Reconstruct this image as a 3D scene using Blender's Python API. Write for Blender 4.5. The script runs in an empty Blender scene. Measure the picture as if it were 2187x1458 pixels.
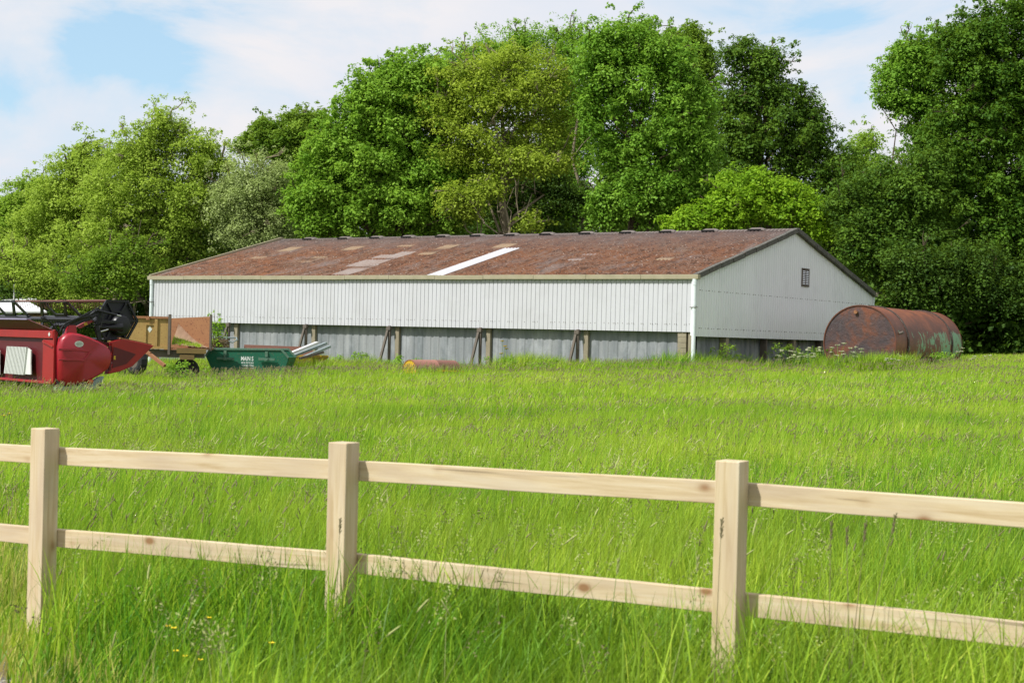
import bpy, math, random
import numpy as np
from mathutils import Vector, Matrix, Euler

random.seed(7)
RNG = np.random.default_rng(11)
scene = bpy.context.scene
COL = scene.collection
PI = math.pi

# ------------------------------------------------------------------ camera
F = 3350.0
CAM = Vector((0, 0, 1.6))
cam_rot = (Matrix.Rotation(math.radians(90 - 0.068), 3, 'X') @ Matrix.Rotation(math.radians(1.403), 3, 'Z'))
cd = bpy.data.cameras.new('camera')
cam = bpy.data.objects.new('camera', cd)
COL.objects.link(cam)
cam.location = CAM
cam.rotation_euler = cam_rot.to_euler()
cd.sensor_width = 36.0
cd.lens = F / 2187 * 36
cd.clip_start = 0.1
cd.clip_end = 3000
cd.dof.use_dof = True
cd.dof.focus_distance = 50
cd.dof.aperture_fstop = 8.0
scene.camera = cam


def ray(px, py):
    return cam_rot @ Vector(((px - 1093.5) / F, (729 - py) / F, -1))


def P(px, py, z):
    """point of the world whose depth (world y) is z and which the photo shows at px, py"""
    d = ray(px, py)
    return CAM + d * (z / d.y)


# ------------------------------------------------------------------ terrain
def ground(x, y):
    x = np.asarray(x, float); y = np.asarray(y, float)
    k = np.clip((y - 6) / 50, 0, 1)
    sl = 0.0175 + 0.0125 * k
    xc = np.clip(x, -32, 34)
    h = sl * xc + 0.17 * k
    h = h + 0.32 * np.clip((x - 13) / 8, 0, 1) * np.clip((y - 45) / 15, 0, 1)
    h = h + 0.035 * np.sin(x * .55 + y * .21) * np.clip((y - 9) / 6, 0, 1) + 0.03 * np.sin(y * .4 - x * .3 + 1) * np.clip((y - 9) / 6, 0, 1)
    return h


def G(x, y):
    return float(ground(x, y))


# ------------------------------------------------------------------ materials
def new_mat(name):
    m = bpy.data.materials.new(name)
    m.use_nodes = True
    nt = m.node_tree
    b = nt.nodes['Principled BSDF']
    return m, nt, b


def N(nt, t, **kw):
    n = nt.nodes.new(t)
    for k, v in kw.items():
        if hasattr(n, k):
            setattr(n, k, v)
        else:
            n.inputs[k].default_value = v
    return n


def ramp(nt, fac, stops, interp='LINEAR'):
    r = nt.nodes.new('ShaderNodeValToRGB')
    r.color_ramp.interpolation = interp
    e = r.color_ramp.elements
    while len(e) > 1:
        e.remove(e[-1])
    e[0].position = stops[0][0]; e[0].color = tuple(stops[0][1]) + (1,)
    for p, c in stops[1:]:
        q = e.new(p); q.color = tuple(c) + (1,)
    nt.links.new(fac, r.inputs[0])
    return r.outputs[0]


def mix(nt, fac, a, b):
    m = nt.nodes.new('ShaderNodeMix'); m.data_type = 'RGBA'
    for s, v in ((0, fac), (6, a), (7, b)):
        if isinstance(v, (int, float)):
            m.inputs[s].default_value = v
        elif isinstance(v, (tuple, list)):
            m.inputs[s].default_value = tuple(v) + (1,)
        else:
            nt.links.new(v, m.inputs[s])
    return m.outputs[2]


def noise(nt, vec, scale, detail=4, rough=.55, dist=0, stretch=None):
    if stretch:
        mp = nt.nodes.new('ShaderNodeMapping')
        mp.inputs['Scale'].default_value = stretch
        nt.links.new(vec, mp.inputs[0]); vec = mp.outputs[0]
    n = N(nt, 'ShaderNodeTexNoise', Scale=scale, Detail=detail, Roughness=rough, Distortion=dist)
    nt.links.new(vec, n.inputs['Vector'])
    return n.outputs['Fac']


def math_n(nt, op, a, b=0.0, c=None):
    m = nt.nodes.new('ShaderNodeMath'); m.operation = op
    for i, v in enumerate((a, b) if c is None else (a, b, c)):
        if isinstance(v, (int, float)):
            m.inputs[i].default_value = v
        else:
            nt.links.new(v, m.inputs[i])
    return m.outputs[0]


def bump(nt, b, h, strength=.3, dist=.01):
    n = N(nt, 'ShaderNodeBump', Strength=strength, Distance=dist)
    nt.links.new(h, n.inputs['Height']); nt.links.new(n.outputs[0], b.inputs['Normal'])


def weathered(name, base, dirt, scale=2.0, amount=.5, rough=.6, metallic=0, fine=None, stretch=None, bump_s=0.15, spec=.4):
    """paint or metal with blotchy dirt and fine specks"""
    m, nt, b = new_mat(name)
    tc = nt.nodes.new('ShaderNodeTexCoord').outputs['Object']
    f = noise(nt, tc, scale, 6, .65, .3, stretch)
    f = ramp(nt, f, [(max(0, .5 - amount * .5), (0, 0, 0)), (min(1, .5 + .35), (1, 1, 1))])
    c = mix(nt, f, base, dirt)
    if fine:
        g = noise(nt, tc, scale * 9, 3, .6)
        g = ramp(nt, g, [(.58, (0, 0, 0)), (.66, (1, 1, 1))])
        c = mix(nt, g, c, fine)
    nt.links.new(c, b.inputs['Base Color'])
    b.inputs['Roughness'].default_value = rough
    b.inputs['Metallic'].default_value = metallic
    b.inputs['Specular IOR Level'].default_value = spec
    if bump_s:
        bump(nt, b, noise(nt, tc, scale * 12, 3), bump_s, .01)
    return m


def plain(name, c, rough=.5, metallic=0, spec=.4):
    return weathered(name, c, tuple(v * .78 for v in c), 5, .35, rough, metallic, spec=spec, bump_s=.05)


def leafmat(name, c1, c2, trans=.35, patch=None, pscale=.35, rough=.55):
    """leaf tissue: every leaf takes its own tone between c1 and c2, some light passes through"""
    m, nt, b = new_mat(name)
    a = nt.nodes.new('ShaderNodeAttribute'); a.attribute_name = 'tone'
    c = mix(nt, a.outputs['Fac'], c1, c2)
    if patch:
        g = nt.nodes.new('ShaderNodeNewGeometry').outputs['Position']
        f = ramp(nt, noise(nt, g, pscale, 3, .6), [(.42, (0, 0, 0)), (.62, (1, 1, 1))])
        c2n = mix(nt, .6, c, patch)
        c = mix(nt, f, c, c2n)
    nt.links.new(c, b.inputs['Base Color'])
    b.inputs['Roughness'].default_value = rough
    b.inputs['Specular IOR Level'].default_value = .12
    t = nt.nodes.new('ShaderNodeBsdfTranslucent')
    tc = mix(nt, .25, c, (.35, .5, .02))
    nt.links.new(tc, t.inputs[0])
    s = nt.nodes.new('ShaderNodeMixShader'); s.inputs[0].default_value = trans
    nt.links.new(b.outputs[0], s.inputs[1]); nt.links.new(t.outputs[0], s.inputs[2])
    nt.links.new(s.outputs[0], nt.nodes['Material Output'].inputs[0])
    return m


def wood_mat():
    m, nt, b = new_mat('sawn_softwood')
    tc = nt.nodes.new('ShaderNodeTexCoord').outputs['Object']
    oi = nt.nodes.new('ShaderNodeObjectInfo')
    add = nt.nodes.new('ShaderNodeVectorMath'); add.operation = 'ADD'
    sc_ = nt.nodes.new('ShaderNodeVectorMath'); sc_.operation = 'SCALE'
    cmb = nt.nodes.new('ShaderNodeCombineXYZ')
    for i in range(3):
        nt.links.new(oi.outputs['Random'], cmb.inputs[i])
    nt.links.new(cmb.outputs[0], sc_.inputs[0]); sc_.inputs['Scale'].default_value = 23
    nt.links.new(tc, add.inputs[0]); nt.links.new(sc_.outputs[0], add.inputs[1])
    v = add.outputs[0]
    grain = noise(nt, v, 1, 5, .6, .6, (2.2, 38, 38))
    fine = noise(nt, v, 1, 3, .6, 0, (6, 190, 190))
    c = ramp(nt, grain, [(.3, (.46, .345, .19)), (.5, (.60, .49, .315)), (.7, (.65, .56, .40))])
    c = mix(nt, math_n(nt, 'MULTIPLY', fine, .45), c, (.36, .26, .15))
    blot = ramp(nt, noise(nt, v, 1, 3, .5, 0, (1.6, 7, 7)), [(.48, (0, 0, 0)), (.66, (1, 1, 1))])
    c = mix(nt, math_n(nt, 'MULTIPLY', blot, .6), c, (.43, .335, .235))
    gr = ramp(nt, noise(nt, v, 1, 4, .6, .4, (.9, 12, 12)), [(.56, (0, 0, 0)), (.7, (1, 1, 1))])
    c = mix(nt, math_n(nt, 'MULTIPLY', gr, .5), c, (.60, .53, .40))
    ck = ramp(nt, noise(nt, v, 1, 2, .5, .3, (.8, 26, 26)), [(.300, (1, 1, 1)), (.325, (0, 0, 0))])
    c = mix(nt, math_n(nt, 'MULTIPLY', ck, .5), c, (.12, .075, .04))
    # knots
    mp = nt.nodes.new('ShaderNodeMapping'); mp.inputs['Scale'].default_value = (5.5, 9.0, 9.0)
    nt.links.new(v, mp.inputs[0])
    vo = N(nt, 'ShaderNodeTexVoronoi', Scale=1.0, Randomness=1.0)
    nt.links.new(mp.outputs[0], vo.inputs['Vector'])
    k = ramp(nt, vo.outputs['Distance'], [(.10, (1, 1, 1)), (.17, (.45, .45, .45)), (.22, (.15, .15, .15)), (.30, (0, 0, 0))])
    sepc = nt.nodes.new('ShaderNodeSeparateXYZ'); nt.links.new(vo.outputs['Color'], sepc.inputs[0])
    pick = math_n(nt, 'GREATER_THAN', sepc.outputs[0], .45)
    k = math_n(nt, 'MULTIPLY', k, pick)
    c = mix(nt, math_n(nt, 'MULTIPLY', k, .85), c, (.22, .10, .035))
    nt.links.new(c, b.inputs['Base Color'])
    b.inputs['Roughness'].default_value = .75
    b.inputs['Specular IOR Level'].default_value = .2
    bump(nt, b, fine, .25, .002)
    return m


M = {}
M['wood'] = wood_mat()
M['cladding'] = weathered('white_cladding', (.50, .495, .49), (.455, .455, .44), .6, .4, .55, stretch=(1, 1, .25), bump_s=0)
M['_old'] = weathered('gable_cladding', (.53, .55, .565), (.47, .49, .505), .5, .4, .55, stretch=(1, 1, .2), bump_s=0)
def cladding_mat(name, base, dirt, axis):
    m, nt, b = new_mat(name)
    tc = nt.nodes.new('ShaderNodeTexCoord').outputs['Object']
    sep = nt.nodes.new('ShaderNodeSeparateXYZ'); nt.links.new(tc, sep.inputs[0])
    fl = math_n(nt, 'FLOOR', sep.outputs[axis])
    wn = nt.nodes.new('ShaderNodeTexWhiteNoise'); wn.noise_dimensions = '1D'; nt.links.new(fl, wn.inputs['W'])
    c = mix(nt, math_n(nt, 'MULTIPLY', wn.outputs['Value'], .3), base, dirt)
    st = ramp(nt, noise(nt, tc, 1, 5, .65, 0, (5, 5, .35)), [(.52, (0, 0, 0)), (.75, (1, 1, 1))])
    c = mix(nt, math_n(nt, 'MULTIPLY', st, .5), c, dirt)
    bl = ramp(nt, noise(nt, tc, .8, 5, .7, .3), [(.5, (0, 0, 0)), (.72, (1, 1, 1))])
    c = mix(nt, math_n(nt, 'MULTIPLY', bl, .35), c, tuple(v * .86 for v in dirt))
    nt.links.new(c, b.inputs['Base Color']); b.inputs['Roughness'].default_value = .5
    return m
M['cladding'] = cladding_mat('white_cladding', (.505, .51, .535), (.445, .445, .45), 'X')
M['gable_cladding'] = cladding_mat('gable_cladding', (.76, .775, .79), (.67, .685, .70), 'Y')  # white cladding again, lightened; the colour makes up for weak ambient light
M['lower_sheet'] = None
M['concrete'] = weathered('mossy_concrete', (.37, .33, .23), (.24, .215, .13), 2.5, .6, .9, fine=(.30, .29, .20), bump_s=.4)
M['pillar'] = weathered('concrete_pillar', (.30, .26, .185), (.19, .165, .11), 1.8, .5, .9, fine=(.2, .18, .12), bump_s=.3)
M['verge'] = weathered('dark_mossy_verge', (.055, .053, .05), (.13, .125, .10), 3.5, .5, .95, fine=(.25, .24, .22), bump_s=.5)
M['steel_dark'] = weathered('old_steel', (.085, .075, .065), (.15, .12, .09), 3, .5, .8, fine=(.08, .05, .03))
M['white_pipe'] = plain('white_plastic_pipe', (.70, .76, .77), .35)
M['black'] = plain('black_paint', (.008, .008, .011), .38)
M['black_panel'] = plain('black_panel', (.012, .012, .02), .45)
M['dark_void'] = plain('dark_interior', (.006, .006, .007), .95)  # near-black colour stands in for the darkness inside openings
M['rubber'] = plain('rubber', (.014, .014, .015), .8)
M['red'] = weathered('red_paint', (.33, .010, .022), (.24, .010, .018), 2.2, .3, .36, bump_s=.03, spec=.5)
M['red_bright'] = weathered('bright_red_paint', (.32, .014, .012), (.24, .013, .012), 2.5, .4, .45, bump_s=.03)
M['red_dark'] = weathered('dark_red', (.10, .006, .009), (.07, .006, .008), 2.5, .4, .5, bump_s=.03)
M['chrome'] = plain('bright_steel', (.55, .55, .55), .25, .9)
M['rust'] = weathered('rusty_plate', (.22, .095, .045), (.33, .16, .07), 1.6, .7, .85, fine=(.13, .045, .025), bump_s=.3)
M['rust_pink'] = weathered('dusty_rust', (.25, .115, .09), (.31, .15, .11), 3, .5, .85, fine=(.20, .09, .07), bump_s=.25)
M['yellow_tan'] = weathered('faded_yellow_paint', (.38, .25, .08), (.27, .17, .05), 2.2, .5, .6, fine=(.20, .09, .03))
M['yellow'] = weathered('yellow_paint', (.60, .38, .02), (.45, .27, .02), 4, .5, .55, fine=(.10, .05, .02))
M['yellow_skip'] = weathered('dirty_yellow_paint', (.36, .27, .02), (.25, .17, .02), 3, .6, .65, fine=(.15, .09, .02))
M['chassis'] = weathered('grimy_chassis', (.17, .12, .03), (.10, .06, .025), 4, .6, .8)
M['green_paint'] = weathered('green_paint', (.005, .125, .068), (.008, .075, .042), 2.5, .5, .5, fine=(.10, .10, .06), bump_s=.1)
M['green_rail'] = weathered('chalky_green_paint', (.09, .17, .12), (.04, .12, .08), 4, .6, .7, fine=(.2, .17, .12))
M['galv'] = weathered('galvanised_steel', (.30, .36, .37), (.22, .27, .27), 3, .6, .5, .3, fine=(.12, .12, .11))
M['white_steel'] = weathered('white_painted_steel', (.66, .66, .66), (.5, .5, .48), 3, .5, .5)
M['white_plastic'] = weathered('chalky_white_plastic', (.62, .64, .60), (.54, .56, .52), 3, .5, .6)
M['sticker'] = plain('white_sticker', (.62, .66, .60), .5)
M['sticker_text'] = plain('green_print', (.10, .16, .12), .5)
M['amber'] = plain('orange_lens', (.50, .09, .02), .3)
M['bark'] = weathered('bark', (.13, .10, .065), (.075, .06, .04), 3, .6, .95, stretch=(4, 4, 1), bump_s=.5, spec=.1)
M['bark_pale'] = weathered('pale_bark', (.26, .22, .15), (.17, .14, .09), 3, .6, .95, stretch=(4, 4, 1), bump_s=.5, spec=.1)
M['white_roof'] = plain('white_sheet_roof', (.70, .70, .70), .6)
M['timber_dark'] = weathered('dark_timber', (.035, .035, .03), (.06, .055, .045), 2, .5, .9, stretch=(6, 6, .5))
M['timber_brown'] = weathered('brown_timber', (.25, .14, .05), (.17, .09, .035), 2, .5, .9, stretch=(1, 1, 6))
M['soil'] = weathered('heap_of_soil', (.34, .21, .14), (.24, .16, .09), 2, .5, 1, fine=(.32, .22, .14), bump_s=.8)
M['twigs'] = plain('dry_twigs', (.20, .14, .075), .9)
M['letter'] = plain('white_lettering', (.72, .74, .72), .5)
M['petal_yellow'] = plain('yellow_petal', (.75, .55, .01), .5)
M['petal_white'] = plain('cream_petal', (.80, .80, .64), .6)
M['hose'] = plain('black_hose', (.01, .01, .01), .45)

# ribbed lower sheets of the barn
def lower_sheet():
    m, nt, b = new_mat('grey_blue_sheet')
    tc = nt.nodes.new('ShaderNodeTexCoord').outputs['Object']
    f1 = noise(nt, tc, 1, 3, .6, 0, (2.3, 2.3, .15))
    c = ramp(nt, f1, [(.3, (.125, .145, .155)), (.5, (.20, .215, .225)), (.7, (.29, .30, .305))])
    f2 = ramp(nt, noise(nt, tc, 1, 5, .65, .4, (1.6, 1.6, .9)), [(.5, (0, 0, 0)), (.72, (1, 1, 1))])
    c = mix(nt, math_n(nt, 'MULTIPLY', f2, .6), c, (.38, .40, .42))
    f3 = ramp(nt, noise(nt, tc, 14, 4, .7), [(.5, (0, 0, 0)), (.75, (1, 1, 1))])
    c = mix(nt, math_n(nt, 'MULTIPLY', f3, .35), c, (.10, .10, .09))
    nt.links.new(c, b.inputs['Base Color'])
    b.inputs['Roughness'].default_value = .7
    return m
M['lower_sheet'] = lower_sheet()


ROOF_OFF = 0.0
def roof_mat():
    m, nt, b = new_mat('mossy_fibre_cement')
    tc = nt.nodes.new('ShaderNodeTexCoord').outputs['Object']
    sep = nt.nodes.new('ShaderNodeSeparateXYZ'); nt.links.new(tc, sep.inputs[0])
    base = ramp(nt, noise(nt, tc, .45, 5, .6, .2), [(.3, (.34, .135, .055)), (.5, (.26, .115, .062)), (.7, (.27, .175, .125))])
    mid = ramp(nt, noise(nt, tc, 7, 4, .75, .4), [(.38, (.32, .25, .21)), (.50, (.19, .09, .055)), (.66, (.36, .145, .06))])
    c = mix(nt, .5, base, mid)
    cl = ramp(nt, noise(nt, tc, 2.4, 7, .85, .6), [(.49, (0, 0, 0)), (.58, (1, 1, 1))])
    c = mix(nt, math_n(nt, 'MULTIPLY', cl, .8), c, (.055, .030, .022))
    br = ramp(nt, noise(nt, tc, 1.3, 5, .7, .6), [(.5, (0, 0, 0)), (.7, (1, 1, 1))])
    c = mix(nt, math_n(nt, 'MULTIPLY', br, .5), c, (.24, .17, .115))
    stn = ramp(nt, noise(nt, tc, 1, 5, .7, .5, (1.1, .28, .28)), [(.53, (0, 0, 0)), (.66, (1, 1, 1))])
    c = mix(nt, math_n(nt, 'MULTIPLY', stn, .55), c, (.27, .24, .225))
    dk2 = ramp(nt, noise(nt, tc, 1, 5, .75, .5, (2.5, .5, .5)), [(.54, (0, 0, 0)), (.64, (1, 1, 1))])
    c = mix(nt, math_n(nt, 'MULTIPLY', dk2, .5), c, (.07, .035, .026))
    # less moss, more bare grey sheet near the ridge (the slope runs along local y up to 8.85)
    up = nt.nodes.new('ShaderNodeMapRange')
    nt.links.new(sep.outputs['Y'], up.inputs[0]); up.inputs[1].default_value = 4.6; up.inputs[2].default_value = 9.2
    nf = noise(nt, tc, 2.0, 5, .7)
    grey = math_n(nt, 'MULTIPLY', up.outputs[0], math_n(nt, 'ADD', nf, .35))
    c = mix(nt, math_n(nt, 'MINIMUM', grey, .85), c, (.17, .14, .135))
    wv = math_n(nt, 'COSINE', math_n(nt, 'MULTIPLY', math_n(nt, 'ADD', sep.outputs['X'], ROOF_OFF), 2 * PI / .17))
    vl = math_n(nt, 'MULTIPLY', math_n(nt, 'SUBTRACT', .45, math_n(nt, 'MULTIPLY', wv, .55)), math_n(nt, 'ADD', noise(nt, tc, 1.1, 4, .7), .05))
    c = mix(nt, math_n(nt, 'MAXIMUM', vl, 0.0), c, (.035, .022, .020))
    # pale lichen specks
    sp = ramp(nt, noise(nt, tc, 8, 2, .6), [(.665, (0, 0, 0)), (.70, (1, 1, 1))])
    c = mix(nt, math_n(nt, 'MULTIPLY', sp, .8), c, (.50, .43, .36))
    nt.links.new(c, b.inputs['Base Color'])
    b.inputs['Roughness'].default_value = .95
    b.inputs['Specular IOR Level'].default_value = .15
    bump(nt, b, noise(nt, tc, 9, 5, .75), 1.0, .12)
    return m
M['roof'] = roof_mat()
M['roof_lichen'] = weathered('lichen_on_sheet', (.34, .28, .18), (.24, .13, .075), 3, .9, .95, fine=(.34, .31, .22), bump_s=.5)
M['roof_grey'] = weathered('bare_grey_sheet', (.36, .33, .315), (.22, .14, .10), 3, .9, .95, fine=(.30, .28, .26), bump_s=.5)
M['roof_light'] = weathered('white_rooflight', (.56, .555, .58), (.47, .465, .47), 2, .4, .4)
M['ridge'] = weathered('ridge_sheet', (.17, .145, .135), (.11, .09, .08), 4, .6, .95, fine=(.22, .20, .17), bump_s=.5)


def tank_mat(end):
    m, nt, b = new_mat('rusty_tank_end' if end else 'rusty_tank_shell')
    tc = nt.nodes.new('ShaderNodeTexCoord').outputs['Object']
    f = noise(nt, tc, 1.1, 6, .7, .4)
    if end:
        c = ramp(nt, f, [(.36, (.15, .042, .015)), (.44, (.095, .036, .022)), (.51, (.062, .034, .032)), (.62, (.04, .028, .031)), (.7, (.075, .055, .055))])
    else:
        c = ramp(nt, f, [(.3, (.25, .085, .036)), (.45, (.18, .056, .025)), (.6, (.105, .036, .02)), (.72, (.15, .06, .034))])
    g = ramp(nt, noise(nt, tc, 9, 4, .7), [(.58, (0, 0, 0)), (.7, (1, 1, 1))])
    c = mix(nt, math_n(nt, 'MULTIPLY', g, .6), c, (.05, .025, .022))
    sep = nt.nodes.new('ShaderNodeSeparateXYZ'); nt.links.new(tc, sep.inputs[0])
    if not end:
        # remaining green paint low on the flank: local x runs along the tank, z is height about the axis
        mr = nt.nodes.new('ShaderNodeMapRange'); nt.links.new(sep.outputs['X'], mr.inputs[0])
        mr.inputs[1].default_value = 2.0; mr.inputs[2].default_value = 8.5
        mz = nt.nodes.new('ShaderNodeMapRange'); nt.links.new(sep.outputs['Z'], mz.inputs[0])
        mz.inputs[1].default_value = 1.05; mz.inputs[2].default_value = .45
        n2 = noise(nt, tc, 1.6, 5, .7, 1.2, (1, 1, .8))
        v = math_n(nt, 'ADD', math_n(nt, 'MULTIPLY', mr.outputs[0], .17), n2)
        v = math_n(nt, 'MULTIPLY', v, mz.outputs[0])
        v = ramp(nt, v, [(.60, (0, 0, 0)), (.62, (1, 1, 1))])
        c = mix(nt, v, c, mix(nt, n2, (.12, .26, .14), (.22, .38, .22)))
    else:
        s = ramp(nt, noise(nt, tc, 6, 3, .7), [(.68, (0, 0, 0)), (.72, (1, 1, 1))])
        c = mix(nt, math_n(nt, 'MULTIPLY', s, .45), c, (.34, .22, .19))
    nt.links.new(c, b.inputs['Base Color'])
    b.inputs['Roughness'].default_value = .6
    bump(nt, b, noise(nt, tc, 5, 5, .7), .8 if end else .35, .04)
    return m
M['tank_end'] = tank_mat(True)
M['tank_shell'] = tank_mat(False)


# ------------------------------------------------------------------ mesh helpers
class MB:
    def __init__(s):
        s.v = []; s.f = []; s.mi = []; s.cur = 0; s.T = Matrix.Identity(4)

    def add(s, vs, fs, mi=None):
        o = len(s.v)
        s.v += [tuple(s.T @ Vector(v)) for v in vs]
        s.f += [tuple(i + o for i in f) for f in fs]
        s.mi += [s.cur if mi is None else mi] * len(fs)
        return s

    def box(s, a, b, mi=None):
        x0, y0, z0 = a; x1, y1, z1 = b
        vs = [(x, y, z) for x in (x0, x1) for y in (y0, y1) for z in (z0, z1)]
        return s.add(vs, [(0, 1, 3, 2), (4, 6, 7, 5), (0, 4, 5, 1), (2, 3, 7, 6), (0, 2, 6, 4), (1, 5, 7, 3)], mi)

    def beam(s, p, q, w, h=None, up=(0, 0, 1), mi=None):
        h = h or w
        p = Vector(p); q = Vector(q); d = (q - p).normalized(); up = Vector(up)
        if abs(d.dot(up)) > .98: up = Vector((1, 0, 0))
        a = d.cross(up).normalized() * w / 2; c = a.cross(d).normalized() * h / 2
        vs = [p + a + c, p - a + c, p - a - c, p + a - c, q + a + c, q - a + c, q - a - c, q + a - c]
        return s.add(vs, [(0, 1, 2, 3), (7, 6, 5, 4), (0, 4, 5, 1), (1, 5, 6, 2), (2, 6, 7, 3), (3, 7, 4, 0)], mi)

    def tube(s, pts, r, n=8, mi=None, cap=True):
        pts = [Vector(p) for p in pts]
        rs = r if isinstance(r, (list, tuple)) else [r] * len(pts)
        vs = []; fs = []
        prev = None
        for i, p in enumerate(pts):
            d = (pts[min(i + 1, len(pts) - 1)] - pts[max(i - 1, 0)]).normalized()
            if prev is None:
                u = Vector((0, 0, 1)) if abs(d.z) < .9 else Vector((1, 0, 0))
                a = d.cross(u).normalized()
            else:
                a = (prev - d * prev.dot(d)).normalized()
            prev = a; c = d.cross(a)
            for k in range(n):
                t = 2 * PI * k / n
                vs.append(p + (a * math.cos(t) + c * math.sin(t)) * rs[i])
        for i in range(len(pts) - 1):
            for k in range(n):
                k2 = (k + 1) % n
                fs.append((i * n + k, i * n + k2, (i + 1) * n + k2, (i + 1) * n + k))
        if cap:
            fs.append(tuple(range(n))[::-1]); fs.append(tuple((len(pts) - 1) * n + k for k in range(n)))
        return s.add(vs, fs, mi)

    def prism(s, outline, axis_vec, mi=None):
        """outline: list of 3d points, extruded along axis_vec"""
        a = Vector(axis_vec); n = len(outline)
        vs = [Vector(p) for p in outline] + [Vector(p) + a for p in outline]
        fs = [tuple(range(n))[::-1], tuple(range(n, 2 * n))] + [(i, (i + 1) % n, n + (i + 1) % n, n + i) for i in range(n)]
        return s.add(vs, fs, mi)

    def build(s, name, mat, parent=None, smooth=False, bevel=0, loc=None, rot=None):
        me = bpy.data.meshes.new(name)
        me.from_pydata([tuple(v) for v in s.v], [], s.f)
        me.update()
        ms = mat if isinstance(mat, (list, tuple)) else [mat]
        for m in ms: me.materials.append(m)
        if len(ms) > 1:
            me.polygons.foreach_set('material_index', s.mi)
        import bmesh
        bm = bmesh.new(); bm.from_mesh(me); bmesh.ops.recalc_face_normals(bm, faces=bm.faces); bm.to_mesh(me); bm.free()
        if smooth:
            me.polygons.foreach_set('use_smooth', [True] * len(me.polygons))
            try:
                me.set_sharp_from_angle(angle=math.radians(40))
            except Exception:
                pass
        o = bpy.data.objects.new(name, me)
        COL.objects.link(o)
        if parent is not None: o.parent = parent
        if loc is not None: o.location = loc
        if rot is not None: o.rotation_euler = rot
        if bevel:
            b = o.modifiers.new('bevel', 'BEVEL'); b.width = bevel; b.segments = 2; b.limit_method = 'ANGLE'
        return o


def tag(o, label=None, cat=None, group=None, kind=None):
    if label: o['label'] = label
    if cat: o['category'] = cat
    if group: o['group'] = group
    if kind: o['kind'] = kind
    return o


def thing(name, loc, label, cat, rotz=0, group=None, rot=None):
    o = bpy.data.objects.new(name, None)
    COL.objects.link(o)
    o.location = loc
    o.rotation_euler = rot if rot is not None else (0, 0, rotz)
    o.empty_display_size = .3
    return tag(o, label, cat, group)


def copy_tree(o, parent=None):
    c = o.copy(); COL.objects.link(c); c.parent = parent
    for ch in [x for x in COL.objects if x.parent == o]:
        copy_tree(ch, c)
    return c


def np_mesh(name, verts, faces_flat, sizes, mats, tone=None, mi=None):
    me = bpy.data.meshes.new(name)
    nv = len(verts); nf = len(sizes)
    me.vertices.add(nv); me.vertices.foreach_set('co', verts.astype(np.float32).ravel())
    me.loops.add(len(faces_flat)); me.loops.foreach_set('vertex_index', faces_flat.astype(np.int32))
    me.polygons.add(nf)
    st = np.zeros(nf, np.int32); st[1:] = np.cumsum(sizes)[:-1]
    me.polygons.foreach_set('loop_start', st)
    try:
        me.polygons.foreach_set('loop_total', np.asarray(sizes, np.int32))
    except Exception:
        pass
    for m in (mats if isinstance(mats, (list, tuple)) else [mats]): me.materials.append(m)
    if mi is not None: me.polygons.foreach_set('material_index', mi.astype(np.int32))
    if tone is not None:
        at = me.attributes.new('tone', 'FLOAT', 'POINT'); at.data.foreach_set('value', tone.astype(np.float32))
    me.update(calc_edges=True)
    return me


# ------------------------------------------------------------------ ground sheet
def build_ground():
    xs = np.concatenate([np.linspace(-900, -60, 12), np.linspace(-50, 50, 161), np.linspace(60, 900, 12)])
    ys = np.concatenate([np.linspace(-300, -10, 8), np.linspace(-5, 110, 185), np.linspace(120, 1500, 14)])
    X, Y = np.meshgrid(xs, ys)
    Z = ground(X, Y)
    v = np.stack([X, Y, Z], -1).reshape(-1, 3)
    nx, ny = len(xs), len(ys)
    i, j = np.meshgrid(np.arange(nx - 1), np.arange(ny - 1))
    a = (j * nx + i).ravel()
    f = np.stack([a, a + 1, a + nx + 1, a + nx], -1)
    m, nt, b = new_mat('meadow_soil')
    g = nt.nodes.new('ShaderNodeNewGeometry').outputs['Position']
    c = ramp(nt, noise(nt, g, 1.2, 5, .6), [(.35, (.030, .060, .010)), (.6, (.06, .11, .015)), (.8, (.10, .10, .03))])
    nt.links.new(c, b.inputs['Base Color']); b.inputs['Roughness'].default_value = 1
    bump(nt, b, noise(nt, g, 9, 4), .6, .05)
    me = np_mesh('ground', v, f.ravel(), np.full(len(f), 4), m)
    o = bpy.data.objects.new('ground', me); COL.objects.link(o)
    tag(o, kind='structure')


build_ground()


def edge_dist(x, y):
    """signed distance right of the verge edge in the near left corner"""
    ax, ay, bx, by = -2.78, 8.5, -1.98, 6.6
    dx, dy = bx - ax, by - ay
    L = math.hypot(dx, dy)
    return ((x - ax) * (-dy) + (y - ay) * dx) / L


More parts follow.
